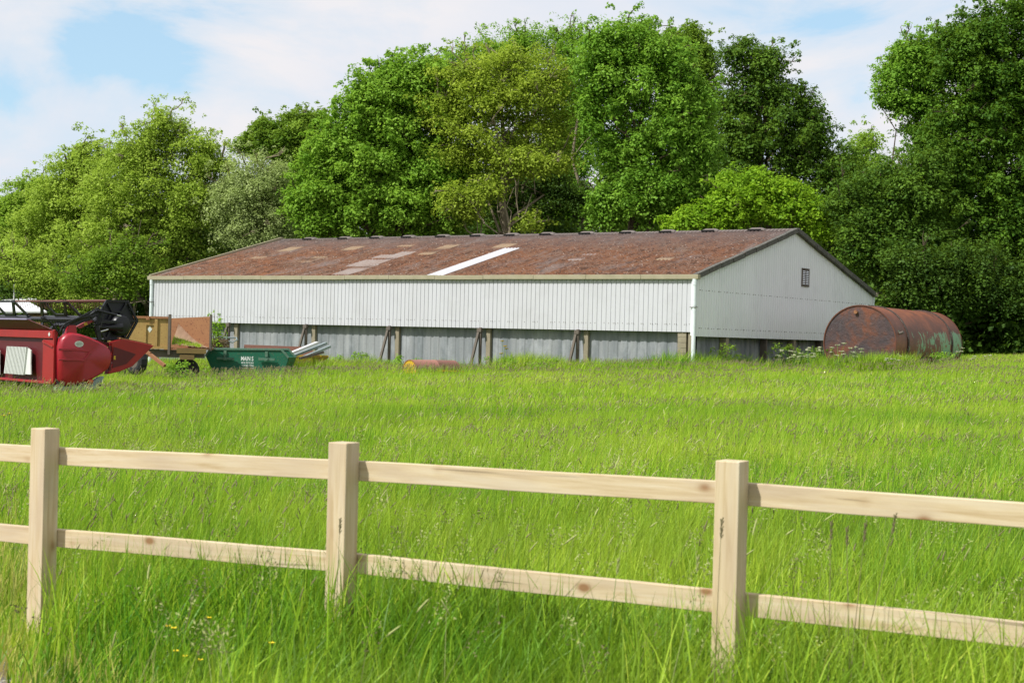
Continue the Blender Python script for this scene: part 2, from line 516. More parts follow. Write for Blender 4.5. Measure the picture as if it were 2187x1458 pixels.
def build_gravel():
    mb = MB()
    pts = []
    nx, ny = 14, 26
    for j in range(ny):
        y = 3 + j * (10 - 3) / (ny - 1)
        edge = -2.78 + (8.5 - y) / 1.9 * .8 + .06 * math.sin(y * 7) + .04 * math.sin(y * 17)
        for i in range(nx):
            x = edge - (nx - 1 - i) * .35
            pts.append((x, y, G(x, y) + .004 + (0.012 if i < nx - 1 else 0) * random.random()))
    fs = [(j * nx + i, j * nx + i + 1, (j + 1) * nx + i + 1, (j + 1) * nx + i) for j in range(ny - 1) for i in range(nx - 1)]
    mb.add(pts, fs)
    m, nt, b = new_mat('gravelly_earth')
    g = nt.nodes.new('ShaderNodeNewGeometry').outputs['Position']
    vo = N(nt, 'ShaderNodeTexVoronoi', Scale=45.0); nt.links.new(g, vo.inputs['Vector'])
    c = ramp(nt, vo.outputs['Color'], [(.2, (.10, .085, .07)), (.6, (.22, .19, .16)), (.9, (.36, .33, .29))])
    c = mix(nt, ramp(nt, noise(nt, g, 4, 4), [(.45, (0, 0, 0)), (.6, (1, 1, 1))]), c, (.14, .11, .05))
    nt.links.new(c, b.inputs['Base Color']); b.inputs['Roughness'].default_value = .95
    bump(nt, b, vo.outputs['Distance'], .8, .02)
    tag(mb.build('gravel_path', m), kind='structure')


build_gravel()

# ------------------------------------------------------------------ fence
fence = thing('post_and_rail_fence', (-0.746, 6.98, 0), 'pale new softwood post and rail fence with square posts and two rails crossing the foreground', 'fence')
FX = Vector((.866, -.5, 0)); FN = Vector((.5, .866, 0))      # along the fence; towards the field
post_px = [(97, 914, 7.88), (735, 944, 6.98), (1564, 983, 6.06)]
tops = [P(*t) for t in post_px]
d0 = tops[1] - tops[0]; d1 = tops[2] - tops[1]
tops = [tops[0] - d0] + tops + [tops[2] + d1]
posts = []
for i, t in enumerate(tops):
    mb = MB()
    h = t.z - G(t.x, t.y) + .35
    mb.box((-h, -.05, -.05), (0, .05, .05))
    # slight point of a weathered cut top
    o = mb.build('post', M['wood'], fence, bevel=.004)
    mw = Matrix.Translation(t - fence.location) @ Matrix(((0, .866, .5, 0), (0, -.5, .866, 0), (1, 0, 0, 0), (0, 0, 0, 1)))
    o.matrix_local = mw
    posts.append(t)
rail_drop = [[.10, .098, .085, .088, .12], [.516, .51, .50, .515, .54]]
for k in range(2):
    for i in range(4):
        a = posts[i] + Vector((0, 0, -rail_drop[k][i])) + FN * .072
        b = posts[i + 1] + Vector((0, 0, -rail_drop[k][i + 1])) + FN * .072
        d = (b - a); L = d.length - .004
        mb = MB(); n = 12
        vs = []; fs = []
        for q in range(n + 1):
            x = L * q / n; w = .0012 * math.sin(q * .8 + i * 3 + k)
            vs += [(x, -.019 + w * .5, -.088 + w), (x, .019 + w * .5, -.088 + w), (x, .019 + w * .5, w * .6), (x, -.019 + w * .5, w * .6)]
        for q in range(n):
            for e in range(4):
                e2 = (e + 1) % 4
                fs.append((q * 4 + e, q * 4 + e2, q * 4 + 4 + e2, q * 4 + 4 + e))
        fs += [(0, 1, 2, 3), (n * 4, n * 4 + 1, n * 4 + 2, n * 4 + 3)]
        mb.add(vs, fs)
        o = mb.build('rail', M['wood'], fence, bevel=.003)
        dx = d.normalized(); dz = (Vector((0, 0, 1)) - dx * dx.z).normalized(); dy = dz.cross(dx)
        R = Matrix((dx, dy, dz)).transposed().to_4x4()
        o.matrix_local = Matrix.Translation(a - fence.location) @ R

# ------------------------------------------------------------------ barn
O = P(1480, 650, 57.0)
ang = math.atan2(-.560, .828)
bz = G(O.x, O.y)
barn = thing('barn', (O.x, O.y, bz), 'long low farm barn with white ribbed cladding above grey sheets and a rust-brown mossy roof', 'barn', ang)
CA, SA = math.cos(ang), math.sin(ang)
LEN, WID = 27.9, 17.7


def b_world(x, y, z):
    return Vector((O.x + CA * x - SA * y, O.y + SA * x + CA * y, bz + z))


def b_local(p):
    dx, dy = p.x - O.x, p.y - O.y
    return Vector((CA * dx + SA * dy, -SA * dx + CA * dy, p.z - bz))


def hit_plane(px, py, p0, n):
    d = ray(px, py); n = Vector(n); p0 = Vector(p0)
    return CAM + d * ((p0 - CAM).dot(n) / d.dot(n))


def on_long(px, py):
    return b_local(hit_plane(px, py, b_world(0, 0, 0), (SA, -CA, 0)))


def on_gable(px, py):
    return b_local(hit_plane(px, py, b_world(0.02, 0, 0), (CA, SA, 0)))


EAVE = on_long(1475, 596).z           # underside of the gutter
CB = on_long(1475, 709).z             # bottom of the white cladding, long side
LEN = -on_long(327, 650).x
WID = on_gable(1863, 650).y
GB = on_gable(1487, 718).z            # bottom of the gable cladding
apex = on_gable(1690, 492)
RISE = apex.z
HALF = WID / 2
print('barn', EAVE, CB, LEN, WID, GB, apex, bz)
BX = []
for px in (497, 663, 842, 1037, 1246):
    BX.append(on_long(px, 740).x)


def ribbed(x0, x1, zb, zt, pitch, groove=.035, depth=.028, flat=True):
    """box-profile sheet in the xz plane facing -y, grooves set back; zt may be a function of x"""
    zt_f = zt if callable(zt) else (lambda x: zt)
    vs = []; fs = []
    prof = []
    x = x0
    while x < x1 - 1e-6:
        e = min(x + pitch, x1)
        prof.append((x, 0)); prof.append((max(x, e - groove - .008), 0)); prof.append((max(x, e - groove), depth)); prof.append((max(x, e - .012), depth))
        x = e
    prof.append((x1, 0))
    for (a, y) in prof:
        vs.append((a, y, zb)); vs.append((a, y, zt_f(a)))
    for i in range(len(prof) - 1):
        fs.append((2 * i, 2 * i + 2, 2 * i + 3, 2 * i + 1))
    return vs, fs


def solid(o, th):
    s = o.modifiers.new('thickness', 'SOLIDIFY'); s.thickness = th; s.offset = -1
    return o


wl = MB(); wl.add(*ribbed(-LEN, 0, CB, EAVE + .06, .2, .034, .022)); w_long = solid(wl.build('wall_cladding', M['cladding'], barn), .012)
tag(w_long, 'white ribbed cladding of the sunlit long side')
# gable sheet: built in its own plane (local x of sheet -> barn y)
gz = lambda y: EAVE + .05 + (RISE - .10 - EAVE) * (1 - abs(y - HALF) / HALF)
gb = MB()
vs, fs = ribbed(0.04, WID, GB, 0, .2, .05, .018)
vs2 = []
for k, (a, y, z) in enumerate(vs):
    zz = GB if k % 2 == 0 else gz(a)
    vs2.append((.03 - y, a, zz))
gb.add(vs2, fs)
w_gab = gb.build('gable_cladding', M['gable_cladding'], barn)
tag(w_gab, 'pale grey ribbed cladding of the shaded gable end')
# far side and back, simple
fb = MB(); fb.box((-LEN + .05, WID - .1, 0), (-.1, WID, EAVE)); fb.build('back_wall', M['lower_sheet'], barn)
lb = MB(); lb.prism([(-LEN + .02, .1, 0), (-LEN + .02, WID - .1, 0), (-LEN + .02, WID - .1, EAVE), (-LEN + .02, HALF, RISE - .2), (-LEN + .02, .1, EAVE)], (.06, 0, 0))
lb.build('far_gable', M['cladding'], barn)

# lower sheets, set back behind the cladding
ls = MB(); pts = []; x = -LEN + .1; k = 0; vs = []; fs = []
prof = []
while x < -.35:
    prof += [(x, .30), (x + .25, .30), (x + .29, .322), (x + .38, .322)]; x += .42
prof.append((x, .30))
for a, y in prof: vs += [(a, y, -.3), (a, y, CB + .35)]
fs = [(2 * i, 2 * i + 2, 2 * i + 3, 2 * i + 1) for i in range(len(prof) - 1)]
ls.add(vs, fs); ls.build('lower_wall', M['lower_sheet'], barn)
lg = MB(); prof = []; y = 1.0
while y < WID - .4:
    prof += [(y, -.32), (y + .25, -.32), (y + .29, -.37), (y + .38, -.37)]; y += .42
vs = []
for a, xx in prof: vs += [(xx, a, -.3), (xx, a, GB + .3)]
lg.add(vs, [(2 * i, 2 * i + 2, 2 * i + 3, 2 * i + 1) for i in range(len(prof) - 1)])
lg.build('lower_gable_wall', M['lower_sheet'], barn)
dk = MB(); dk.box((-.9, .5, -.3), (-.6, WID - .5, GB + .5)); dk.build('interior_shade_sheet', M['dark_void'], barn)  # dark sheet in place of the unlit inside, shade held in its colour
# pillars, raking steel braces
for i, bx in enumerate(BX):
    mb = MB(); mb.box((bx - .10, .16, -.3), (bx + .10, .29, CB + .3)); mb.build('pillar', M['pillar'], barn, bevel=.01)
    mb = MB()
    mb.beam((bx - .24, .02 - .05, -.3), (bx - .24, .02 - .05, CB + .02), .08, .10)
    mb.beam((bx - .30, -.02, CB - .02), (bx - .34, -.62, -.1), .10, .08)
    mb.box((bx - .36, -.12, CB - .16), (bx - .16, .04, CB - .02))
    mb.build('brace', M['steel_dark'], barn)
mb = MB()
bw = (CB + .30) / 10.0
for k in range(10):
    off = random.uniform(-.006, .006)
    mb.box((-.62 + off, .05, -.3 + k * bw + (.3 if k else 0) * 0), (-.27 + off, .30, -.3 + (k + 1) * bw * 1.0 - .008))
mb.build('block_pier', M['pillar'], barn, bevel=.008)
mb = MB(); mb.box((-.19, .06, -.3), (-.03, .28, GB + .2)); mb.build('corner_pillar', M['pillar'], barn)
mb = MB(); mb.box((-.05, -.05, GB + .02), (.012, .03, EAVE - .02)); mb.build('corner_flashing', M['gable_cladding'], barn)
for px, w in ((1556, .24), (1640, .10), (1700, .22), (1758, .12)):
    y = on_gable(px, 735).y
    mb = MB(); mb.box((-.30, y - w / 2, -.3), (-.03, y + w / 2, GB + .3)); mb.build('pillar', M['pillar'] if w > .2 else M['steel_dark'], barn)
# fixings
sc = MB()
def screw(x, y, z, ax):
    r = .012
    if ax == 'y': sc.box((x - r, y - .008, z - r), (x + r, y + .003, z + r))
    else: sc.box((x, y - r, z - r), (x + .012, y + r, z + r))
x = -LEN + .09
while x < 0:
    if random.random() < .75:
        screw(x, 0.001, CB + .28 + random.uniform(-.01, .01), 'y'); screw(x + .02, 0.001, EAVE - .08, 'y')
        if random.random() < .4: screw(x + .07, 0.001, CB + .28, 'y')
    x += .2
y = .15; k = 0
while y < WID:
    for zz in (GB + .30, EAVE - .38):
        screw(.031, y, zz, 'x')
        if k % 3 == 1: screw(.031, y + .07, zz + .005, 'x')
    y += .2 if k % 2 else .3; k += 1
tag(sc.build('screw_row', M['steel_dark'], barn), kind='stuff')

# roof: real corrugations on both slopes
ey, ez = -.10, EAVE + .13
ry, rz = HALF, RISE + .06
SL = math.hypot(ry - ey, rz - ez)
def roof_slope(name, mirror, x0=-LEN - .12, x1=.20, s0=0.0, s1=1.0, lift=0.0, mat=None, parent=None, pitch=.17, rows=9):
    n = int((x1 - x0) / pitch * 6)
    U = np.array([0, math.sin(math.atan2(rz - ez, ry - ey))])
    nrm = np.array([-(rz - ez), (ry - ey)]) / SL
    xs = x0 + np.arange(n + 1) * (pitch / 6)
    ss = np.linspace(s0, s1, rows + 1)
    V = np.zeros((rows + 1, n + 1, 3))
    for j, s in enumerate(ss):
        y = ey + (ry - ey) * s; z = ez + (rz - ez) * s
        lap = .018 * (1 - (s * 5) % 1.0) if rows > 4 else 0
        hgt = .030 * np.cos(xs * 2 * PI / pitch) + lift + lap
        V[j, :, 0] = xs; V[j, :, 1] = y + nrm[0] * hgt; V[j, :, 2] = z + nrm[1] * hgt
    if mirror: V[:, :, 1] = WID - V[:, :, 1]
    i, j = np.meshgrid(np.arange(n), np.arange(rows)); a = (j * (n + 1) + i).ravel()
    f = np.stack([a, a + 1, a + n + 2, a + n + 1], -1)
    if mirror: f = f[:, ::-1]
    me = np_mesh(name, V.reshape(-1, 3), f.ravel(), np.full(len(f), 4), mat or M['roof'])
    me.polygons.foreach_set('use_smooth', np.ones(len(me.polygons), bool))
    o = bpy.data.objects.new(name, me); COL.objects.link(o); o.parent = parent or barn
    return o
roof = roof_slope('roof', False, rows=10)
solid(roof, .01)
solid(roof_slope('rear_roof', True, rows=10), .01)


def on_roof(px, py):
    n = Vector((-(SA) * -(rz - ez), 0, 0))
    # roof plane normal in barn space (0, -(rz-ez), (ry-ey))
    nl = Vector((0, -(rz - ez), (ry - ey))).normalized()
    nw = Vector((-SA * nl.y, CA * nl.y, nl.z))
    q = b_local(hit_plane(px, py, b_world(0, ey, ez), nw))
    return q.x, (q.y - ey) / (ry - ey)


def roof_patch(pxl, pxr, pyb, pyt, name, mat, lift=.006, w=None):
    xa, sa = on_roof(pxl, pyb); xb, sb = on_roof(pxr, pyt)
    return xa, sa, xb, sb


def patch(px, py0, py1, wid, name, mat, lift, s_override=None):
    """sheet strip: px at its lower edge centre, py0 bottom, py1 top pixel rows"""
    xc, s0 = on_roof(px, py0)
    # find the row on the same roof line
    s1 = s0
    for k in range(200):
        s = s0 + k * .005
        w = b_world(xc, ey + (ry - ey) * s, ez + (rz - ez) * s) - CAM
        c = cam_rot.transposed() @ w
        yy = 729 - F * c.y / -c.z
        if yy <= py1: break
        s1 = s
    o = roof_slope(name, False, xc - wid / 2, xc + wid / 2, max(0, s0), min(1, s1), lift, mat, roof, rows=3)
    return o
p_ = patch(928, 590, 531, .95, 'rooflight', M['roof_light'], .022)
tag(p_, 'clean white translucent roof sheet')
for (px, a, b, w) in ((725, 588, 566, 1.1), (752, 572, 545, 1.1), (790, 566, 535, .9)):
    patch(px, a, b, w, 'bare_sheet', M['roof_grey'], .016)
for (px, a, b, w) in ((515, 562, 549, .85), (595, 540, 527, .85), (648, 561, 549, .85), (736, 537, 526, .85), (905, 545, 523, .75), (1062, 531, 520, .9), (1225, 557, 543, .7), (1415, 556, 543, .8), (860, 528, 521, .8)):
    patch(px, a, b, w, 'lichen_patch', M['roof_lichen'] if px != 1225 else M['roof_grey'], .014)
# ridge caps and ventilating ridge pieces
mb = MB()
mb.prism([(-LEN - .12, HALF - .28, rz - .055), (-LEN - .12, HALF, rz + .045), (-LEN - .12, HALF + .28, rz - .055), (-LEN - .12, HALF, rz + .0)], (LEN + .32, 0, 0))
mb.build('ridge_capping', M['ridge'], roof)
RV = []
for px in (665, 740, 808, 876, 949, 1023, 1096, 1172, 1256, 1343, 1428, 1519, 1618):
    q = b_local(hit_plane(px, 495, b_world(0, HALF, rz), (SA, -CA, 0)))
    RV.append(q.x)
for x in RV:
    mb = MB(); n = 8; vs = []
    for j, (xx, r, hh) in enumerate(((x - .40, .26, .05), (x - .2, .33, .13), (x + .2, .33, .13), (x + .40, .26, .05))):
        for k in range(n + 1):
            t = PI * k / n
            vs.append((xx, HALF - math.cos(t) * r, rz - .04 + math.sin(t) * hh + .02))
    fs = [(j * (n + 1) + k, j * (n + 1) + k + 1, (j + 1) * (n + 1) + k + 1, (j + 1) * (n + 1) + k) for j in range(3) for k in range(n)]
    fs += [tuple(range(n + 1)), tuple(3 * (n + 1) + k for k in range(n + 1))]
    mb.add(vs, fs)
    rv = mb.build('ridge_vent', M['ridge'], roof, smooth=True)
    m2 = MB(); m2.box((x - .30, HALF - .345, rz - .035), (x + .30, HALF - .32, rz + .03)); m2.build('vent_slot_shade', M['dark_void'], rv)  # solid dark strip, the slot's shade given as colour
# gutters
for side in (0, 1):
    y0 = -.13 if side == 0 else WID - .06
    mb = MB(); seg = LEN + .55
    n = 12
    for k in range(n):
        a = -LEN - .3 + seg * k / n
        jz = random.uniform(-.008, .008)
        mb.box((a + .006, y0, EAVE + .0 + jz), (a + seg / n - .004, y0 + .20, EAVE + .17 + jz))
    mb.build('gutter', M['concrete'], barn, bevel=.008)
# verge boards
for (ya, za, yb, zb) in ((-.1, EAVE + .02 + .06, HALF, RISE + .02), (WID + .1, EAVE + .02 + .06, HALF, RISE + .02)):
    mb = MB(); n = 9
    for k in range(n):
        t0, t1 = k / n, (k + 1) / n - .004
        A = Vector((.10, ya + (yb - ya) * t0, za + (zb - za) * t0)); B = Vector((.10, ya + (yb - ya) * t1, za + (zb - za) * t1))
        off = Vector((random.uniform(-.006, .006), 0, random.uniform(-.01, .01)))
        mb.beam(A + off, B + off, .20, .20)
    mb.build('verge_capping', M['verge'], barn, bevel=.02)
mb = MB(); 
for (ya, za, yb, zb) in ((-.1, EAVE + .03, HALF, RISE), (WID + .1, EAVE + .03, HALF, RISE)):
    A = Vector((-LEN - .16, ya, za + .14)); B = Vector((-LEN - .16, yb, zb + .14)); mb.beam(A, B, .10, .12)
mb.build('far_verge', M['concrete'], barn)
# downpipes
for (x, y, tz) in ((.085, -.06, EAVE), (-.02, WID + .16, EAVE), (-LEN - .06, -.06, EAVE)):
    mb = MB(); mb.tube([(x, y, -.3), (x, y, tz - .05)], .078, 14)
    dp = mb.build('downpipe', M['white_pipe'], barn, smooth=True)
    m2 = MB(); m2.tube([(x, y, tz - .22), (x, y, tz)], .09, 14); m2.build('pipe_collar', M['white_pipe'], dp, smooth=True)
    m2 = MB(); m2.tube([(x, y, 2.62), (x, y, 2.74)], .086, 14); m2.build('pipe_collar', M['white_pipe'], dp, smooth=True)
    m2 = MB(); m2.box((x - .14, y - .09, 2.55), (x + .1, y + .09, 2.57)); m2.build('pipe_bracket', M['steel_dark'], dp)
# louvre in the gable
ya, yb = on_gable(1711, 600).y, on_gable(1726, 600).y
za, zb = on_gable(1718, 612).z, on_gable(1718, 573).z
mb = MB()
for k, (c0, c1, e0, e1) in enumerate(((ya, yb, za, za + .06), (ya, yb, zb - .06, zb), (ya, ya + .05, za, zb), (yb - .05, yb, za, zb), ((ya + yb) / 2 - .02, (ya + yb) / 2 + .02, za, zb))):
    mb.box((.02, c0, e0), (.07 + .002 * k, c1, e1))
lv = mb.build('louvre_vent', M['steel_dark'], barn)
m2 = MB(); m2.box((.02, ya + .01, za + .01), (.038, yb - .01, zb - .01)); m2.build('vent_opening_shade', M['dark_void'], lv)  # dark sheet behind the slats paints the shade of the opening
m2 = MB()
for k in range(8):
    z = za + .09 + k * (zb - za - .16) / 8
    m2.add([(.045, ya + .04, z + .045), (.045, yb - .04, z + .045), (.075, yb - .04, z), (.075, ya + .04, z)], [(0, 1, 2, 3)])
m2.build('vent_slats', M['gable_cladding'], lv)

# ------------------------------------------------------------------ big rusty tank
T0 = P(1836, 731, 58.0)
TR = 1.37
tdir = math.atan2(.86, .51)
TL = 9.1
tank = thing('storage_tank', (T0.x, T0.y, T0.z), 'huge rust-brown cylindrical storage tank with flaking green paint lying in the grass by the gable', 'tank', tdir)
mb = MB(); n = 64; rings = [0, .06, 1.45, 1.5, 1.55, 3.2, 4.75, 4.8, 6.5, 7.6, 7.65, 7.7, TL]
vs = []; fs = []
for x in rings:
    for k in range(n):
        t = 2 * PI * k / n
        r = TR * (1 + .003 * math.sin(3 * t + x))
        vs.append((x, math.cos(t) * r, math.sin(t) * r))
for i in range(len(rings) - 1):
    for k in range(n):
        fs.append((i * n + k, i * n + (k + 1) % n, (i + 1) * n + (k + 1) % n, (i + 1) * n + k))
mb.add(vs, fs); shell = mb.build('shell', M['tank_shell'], tank, smooth=True)
for x in (0.0, TL):
    mb = MB(); vs = []; fs = []
    rr = [0, .4, .8, 1.2, TR - .02]
    sgn = -1 if x == 0 else 1
    for j, r in enumerate(rr):
        for k in range(n):
            t = 2 * PI * k / n
            vs.append((x + sgn * .035 * (1 - (r / TR) ** 2) + (0.006 * math.sin(2 * t + r * 2) if 0 < j < 4 else 0), math.cos(t) * r, math.sin(t) * r))
    for j in range(len(rr) - 1):
        for k in range(n):
            fs.append((j * n + k, j * n + (k + 1) % n, (j + 1) * n + (k + 1) % n, (j + 1) * n + k))
    mb.add(vs, fs); mb.build('end_plate', M['tank_end'], tank, smooth=True)
M['rim'] = weathered('rim_rust', (.14, .045, .02), (.08, .03, .02), 4, .6, .7)
M['band'] = weathered('dark_band', (.025, .016, .014), (.07, .045, .035), 5, .6, .7, fine=(.3, .25, .22))
def ring(x, r0, r1, w, mat, name, parent, a0=0, a1=2 * PI):
    mb = MB(); k_ = 64; vs = []; fs = []
    for k in range(k_ + 1):
        t = a0 + (a1 - a0) * k / k_
        c, s_ = math.cos(t), math.sin(t)
        vs += [(x - w / 2, c * r0, s_ * r0), (x + w / 2, c * r0, s_ * r0), (x + w / 2, c * r1, s_ * r1), (x - w / 2, c * r1, s_ * r1)]
    for k in range(k_):
        for e in range(4):
            e2 = (e + 1) % 4
            fs.append((k * 4 + e, k * 4 + e2, k * 4 + 4 + e2, k * 4 + 4 + e))
    mb.add(vs, fs)
    return mb.build(name, mat, parent, smooth=False)
ring(-.01, TR - .02, TR + .018, .05, M['rim'], 'rim', tank)
ring(TL, TR - .02, TR + .018, .05, M['rim'], 'rim', tank)
for x in (1.5, 7.6): ring(x, TR - .01, TR + .045, .13, M['band'], 'band', tank)
ring(4.8, TR - .01, TR + .012, .07, M['band'], 'band', tank, -PI * .95, PI * .1)
mb = MB()
mb.tube([(-.03, .15, 1.12), (-.12, .15, 1.12)], .07, 12); mb.build('pipe_stub', M['rust'], tank); mb = MB()
mb.tube([(-.03, .52, -1.0), (-.10, .52, -1.0)], .08, 12)
mb.build('pipe_stub', M['rust'], tank)
mb = MB(); mb.tube([(0.5, -1.30, .35), (.5, -1.48, .42)], .05, 10); mb.build('lifting_lug', M['steel_dark'], tank)
for x in (1.6, 4.8, 7.9):
    mb = MB(); mb.box((x - .15, -1.0, -TR - .25), (x + .15, 1.0, -TR + .25)); mb.build('cradle', M['steel_dark'], tank)

# ------------------------------------------------------------------ roller drum by the wall
D0 = P(876, 789, 58.5); D1 = P(973, 787, 60.2)
rz_d = D0.z
dv = D1 - D0; da = math.atan2(dv.y, dv.x); DL = math.hypot(dv.x, dv.y)
drum = thing('steel_drum', (D0.x, D0.y, D0.z), 'dull rusty steel roller drum with a yellow end lying before the barn wall', 'drum', da)
DR = .37
mb = MB()
prof = [(0, DR), (DL * .5, DR), (DL * .5 + .01, DR + .008), (DL * .5 + .02, DR), (DL - .12, DR * .98), (DL - .03, DR * .85), (DL + .04, DR * .55), (DL + .06, .02)]
vs = []; fs = []; n = 40
for x, r in prof:
    for k in range(n):
        t = 2 * PI * k / n; vs.append((x, math.cos(t) * r, math.sin(t) * r))
for i in range(len(prof) - 1):
    for k in range(n): fs.append((i * n + k, i * n + (k + 1) % n, (i + 1) * n + (k + 1) % n, (i + 1) * n + k))
mb.add(vs, fs); mb.build('drum_body', M['rust_pink'], drum, smooth=True)
mb = MB(); mb.tube([(-.03, 0, 0), (.01, 0, 0)], DR * .985, 40); e = mb.build('drum_end', M['yellow'], drum)
ring(-.02, DR * .93, DR * 1.01, .05, M['rust'], 'drum_rim', drum)
mb = MB(); mb.box((-.06, -.03, -.05), (-.03, .06, .03)); mb.build('hub', M['rust'], drum)
# yellow plank lying in the grass by the drum
a = P(935, 791, 57.5); b = P(990, 793, 57.8)
mb = MB(); mb.beam((0, 0, 0), b - a, .10, .035)
tag(mb.build('plank', M['yellow'], None, loc=a), 'narrow yellow board lying in the grass in front of the drum', 'board')

# ------------------------------------------------------------------ green skip
SZ = 57.0
S0 = P(530, 770, SZ)
sg = G(S0.x, S0.y)
skip = thing('green_skip', (S0.x, S0.y, sg), 'green painted metal skip with white lettering and sloping ends standing in the grass', 'skip', math.radians(-2))
pxm = F / SZ
def sk(cx, cy):
    """crop coordinates of the photo's skip -> local x, z on its front side"""
    px = 430 + cx * 290 / 2187; py = 720 + cy * 290 / 2187
    p = P(px, py, SZ)
    return (p.x - S0.x, p.z - sg)
out = [sk(140, 178), sk(1290, 186), sk(1410, 322), sk(1300, 560), sk(215, 560), sk(65, 292)]
out[3] = (out[3][0], .05); out[4] = (out[4][0] + .02, .05)
SW = 1.55
mb = MB()
th = .03
def wallpoly(y0):
    mb.prism([(x, y0, z) for x, z in out], (0, th, 0))
wallpoly(0)
front = mb.build('side_panel', M['green_paint'], skip)
mb = MB(); mb.prism([(x, SW - th, z) for x, z in out], (0, th, 0)); mb.build('side_panel', M['green_paint'], skip)
mb = MB()
for i, j in ((1, 2), (2, 3), (3, 4), (4, 5), (5, 0)):
    if (i, j) == (1, 2): continue
    (xa, za_), (xb, zb_) = out[i], out[j]
    mb.beam((xa, SW / 2, za_), (xb, SW / 2, zb_), SW - 2 * th - .004, .03, up=(0, 0, 1) if abs(xa - xb) > abs(za_ - zb_) * .2 else (1, 0, 0))
mb.build('end_and_floor_plates', M['green_paint'], skip)
path = [out[5], out[0], out[1], out[2]]
for yy in (-.025, SW - .045):
    mb = MB()
    for q in range(3):
        (xa, za_), (xb, zb_) = path[q], path[q + 1]
        mb.beam((xa, yy + .02, za_ - .03 + .002 * q), (xb, yy + .02, zb_ - .03 + .002 * q), .07, .07)
    mb.build('top_rail', M['green_rail'], skip, bevel=.008)
mb = MB(); zt = out[0][1]
for cx in (385, 1055):
    x, _ = sk(cx, 250); zb_ = sk(cx, 320)[1]
    mb = MB(); mb.box((x - .05, -.06, zb_), (x + .05, -.001, zt - .07)); mb.build('side_rib', M['green_rail'], skip, bevel=.006)
for c0, c1, cy in ((255, 530, 340), (930, 1195, 352)):
    xa, z = sk(c0, cy); xb, _ = sk(c1, cy)
    mb = MB(); mb.box((xa, -.13, z - .045), (xb, -.065, z + .045)); mb.box(((xa + xb) / 2 - .07, -.16, z - .07), ((xa + xb) / 2 + .07, -.135, z + .05))
    mb.tube([((xa + xb) / 2, -.22, z - .02), ((xa + xb) / 2, -.16, z - .02)], .045, 10)
    mb.build('lifting_lug', M['green_rail'], skip, bevel=.006)


def text_obj(txt, w, h, mat, parent, loc, rot, name, depth=.004, bold=.012):
    cu = bpy.data.curves.new(name, 'FONT'); cu.body = txt; cu.size = 1; cu.extrude = 0.0; cu.offset = bold
    cu.align_x = 'LEFT'
    t = bpy.data.objects.new(name, cu); COL.objects.link(t)
    dg = bpy.context.evaluated_depsgraph_get(); dg.update()
    me = bpy.data.meshes.new_from_object(t.evaluated_get(dg))
    bpy.data.objects.remove(t)
    co = np.zeros(len(me.vertices) * 3); me.vertices.foreach_get('co', co); co = co.reshape(-1, 3)
    mn = co.min(0); mx = co.max(0)
    co[:, 0] = (co[:, 0] - mn[0]) / (mx[0] - mn[0]) * w
    co[:, 1] = (co[:, 1] - mn[1]) / (mx[1] - mn[1]) * h
    me.vertices.foreach_set('co', co.ravel()); me.update()
    me.materials.clear(); me.materials.append(mat)
    o = bpy.data.objects.new(name, me); COL.objects.link(o); o.parent = parent
    o.location = loc; o.rotation_euler = rot
    return o
lines = [('MAIN S', 640, 838, 305, 382), ('METAL RECYCLING', 645, 840, 396, 428), ('Tel 01485 820562', 648, 843, 440, 472), ('Mob 07831 324073', 648, 843, 482, 512), ('Free Quote', 650, 843, 522, 548)]
for txt, c0, c1, r0, r1 in lines:
    xa, zt_ = sk(c0, r0); xb, zb_ = sk(c1, r1)
    text_obj(txt, xb - xa, zt_ - zb_, M['letter'], skip, (xa, -.0035, zb_), (PI / 2, 0, 0), 'lettering', bold=.02)

# ------------------------------------------------------------------ yellow skip behind, with steel sections
Y0 = P(640, 745, 60.0)
yg = G(Y0.x, Y0.y)
ysk = thing('yellow_skip', (Y0.x, Y0.y, yg), 'dirty yellow skip with rusty inside, half hidden behind the green skip', 'skip', math.radians(8))
def yk(px, py, dy=0):
    p = P(px, py, 60.0 + dy); v = Matrix.Rotation(-math.radians(8), 3, 'Z') @ (p - Vector((Y0.x, Y0.y, yg))); return v
L_, R_ = yk(600, 770), yk(695, 760)
zt1 = yk(640, 762).z
mb = MB()
outl = [(L_.x - .6, 0, .25), (R_.x - .55, 0, .25), (R_.x + .15, 0, zt1 + .02), (L_.x - .6, 0, zt1 - .02)]
mb.prism(outl, (0, .04, 0)); mb.build('side_panel', M['yellow_skip'], ysk)
mb = MB(); bz2 = yk(620, 738, 1.4).z
mb.prism([(yk(520, 740, 1.4).x, 1.4, .25), (yk(670, 740, 1.4).x, 1.4, .25), (yk(690, 742, 1.4).x, 1.4, zt1), (yk(655, 740, 1.4).x, 1.4, bz2 - .03), (yk(522, 737, 1.4).x, 1.4, bz2)], (0, .04, 0))
mb.build('side_panel', M['rust_pink'], ysk)
mb = MB(); mb.box((L_.x - .6, .045, .25), (R_.x - .5, 1.395, .29)); mb.build('floor_plate', M['rust'], ysk)
mb = MB(); mb.beam((L_.x - .6, .02, zt1 + .03), (R_.x + .12, .02, zt1 + .05), .08, .06); mb.build('top_rail', M['yellow'], ysk)
secs = [(610, 757, 677, 730, 58.9, 'white_steel', .20, 'long white steel channel, topmost of the scrap sections in the yellow skip'),
        (624, 759, 696, 731, 59.4, 'galv', .17, 'wide grey steel channel leaning out of the yellow skip beside the white one'),
        (650, 760, 704, 738, 59.1, 'galv', .13, 'narrower grey steel channel, second from the bottom in the yellow skip'),
        (640, 763, 690, 750, 58.8, 'steel_dark', .09, 'short dark steel section lowest on the rim of the yellow skip'),
        (606, 760, 672, 738, 59.7, 'galv', .12, 'grey steel section tucked just below the white channel in the yellow skip')]
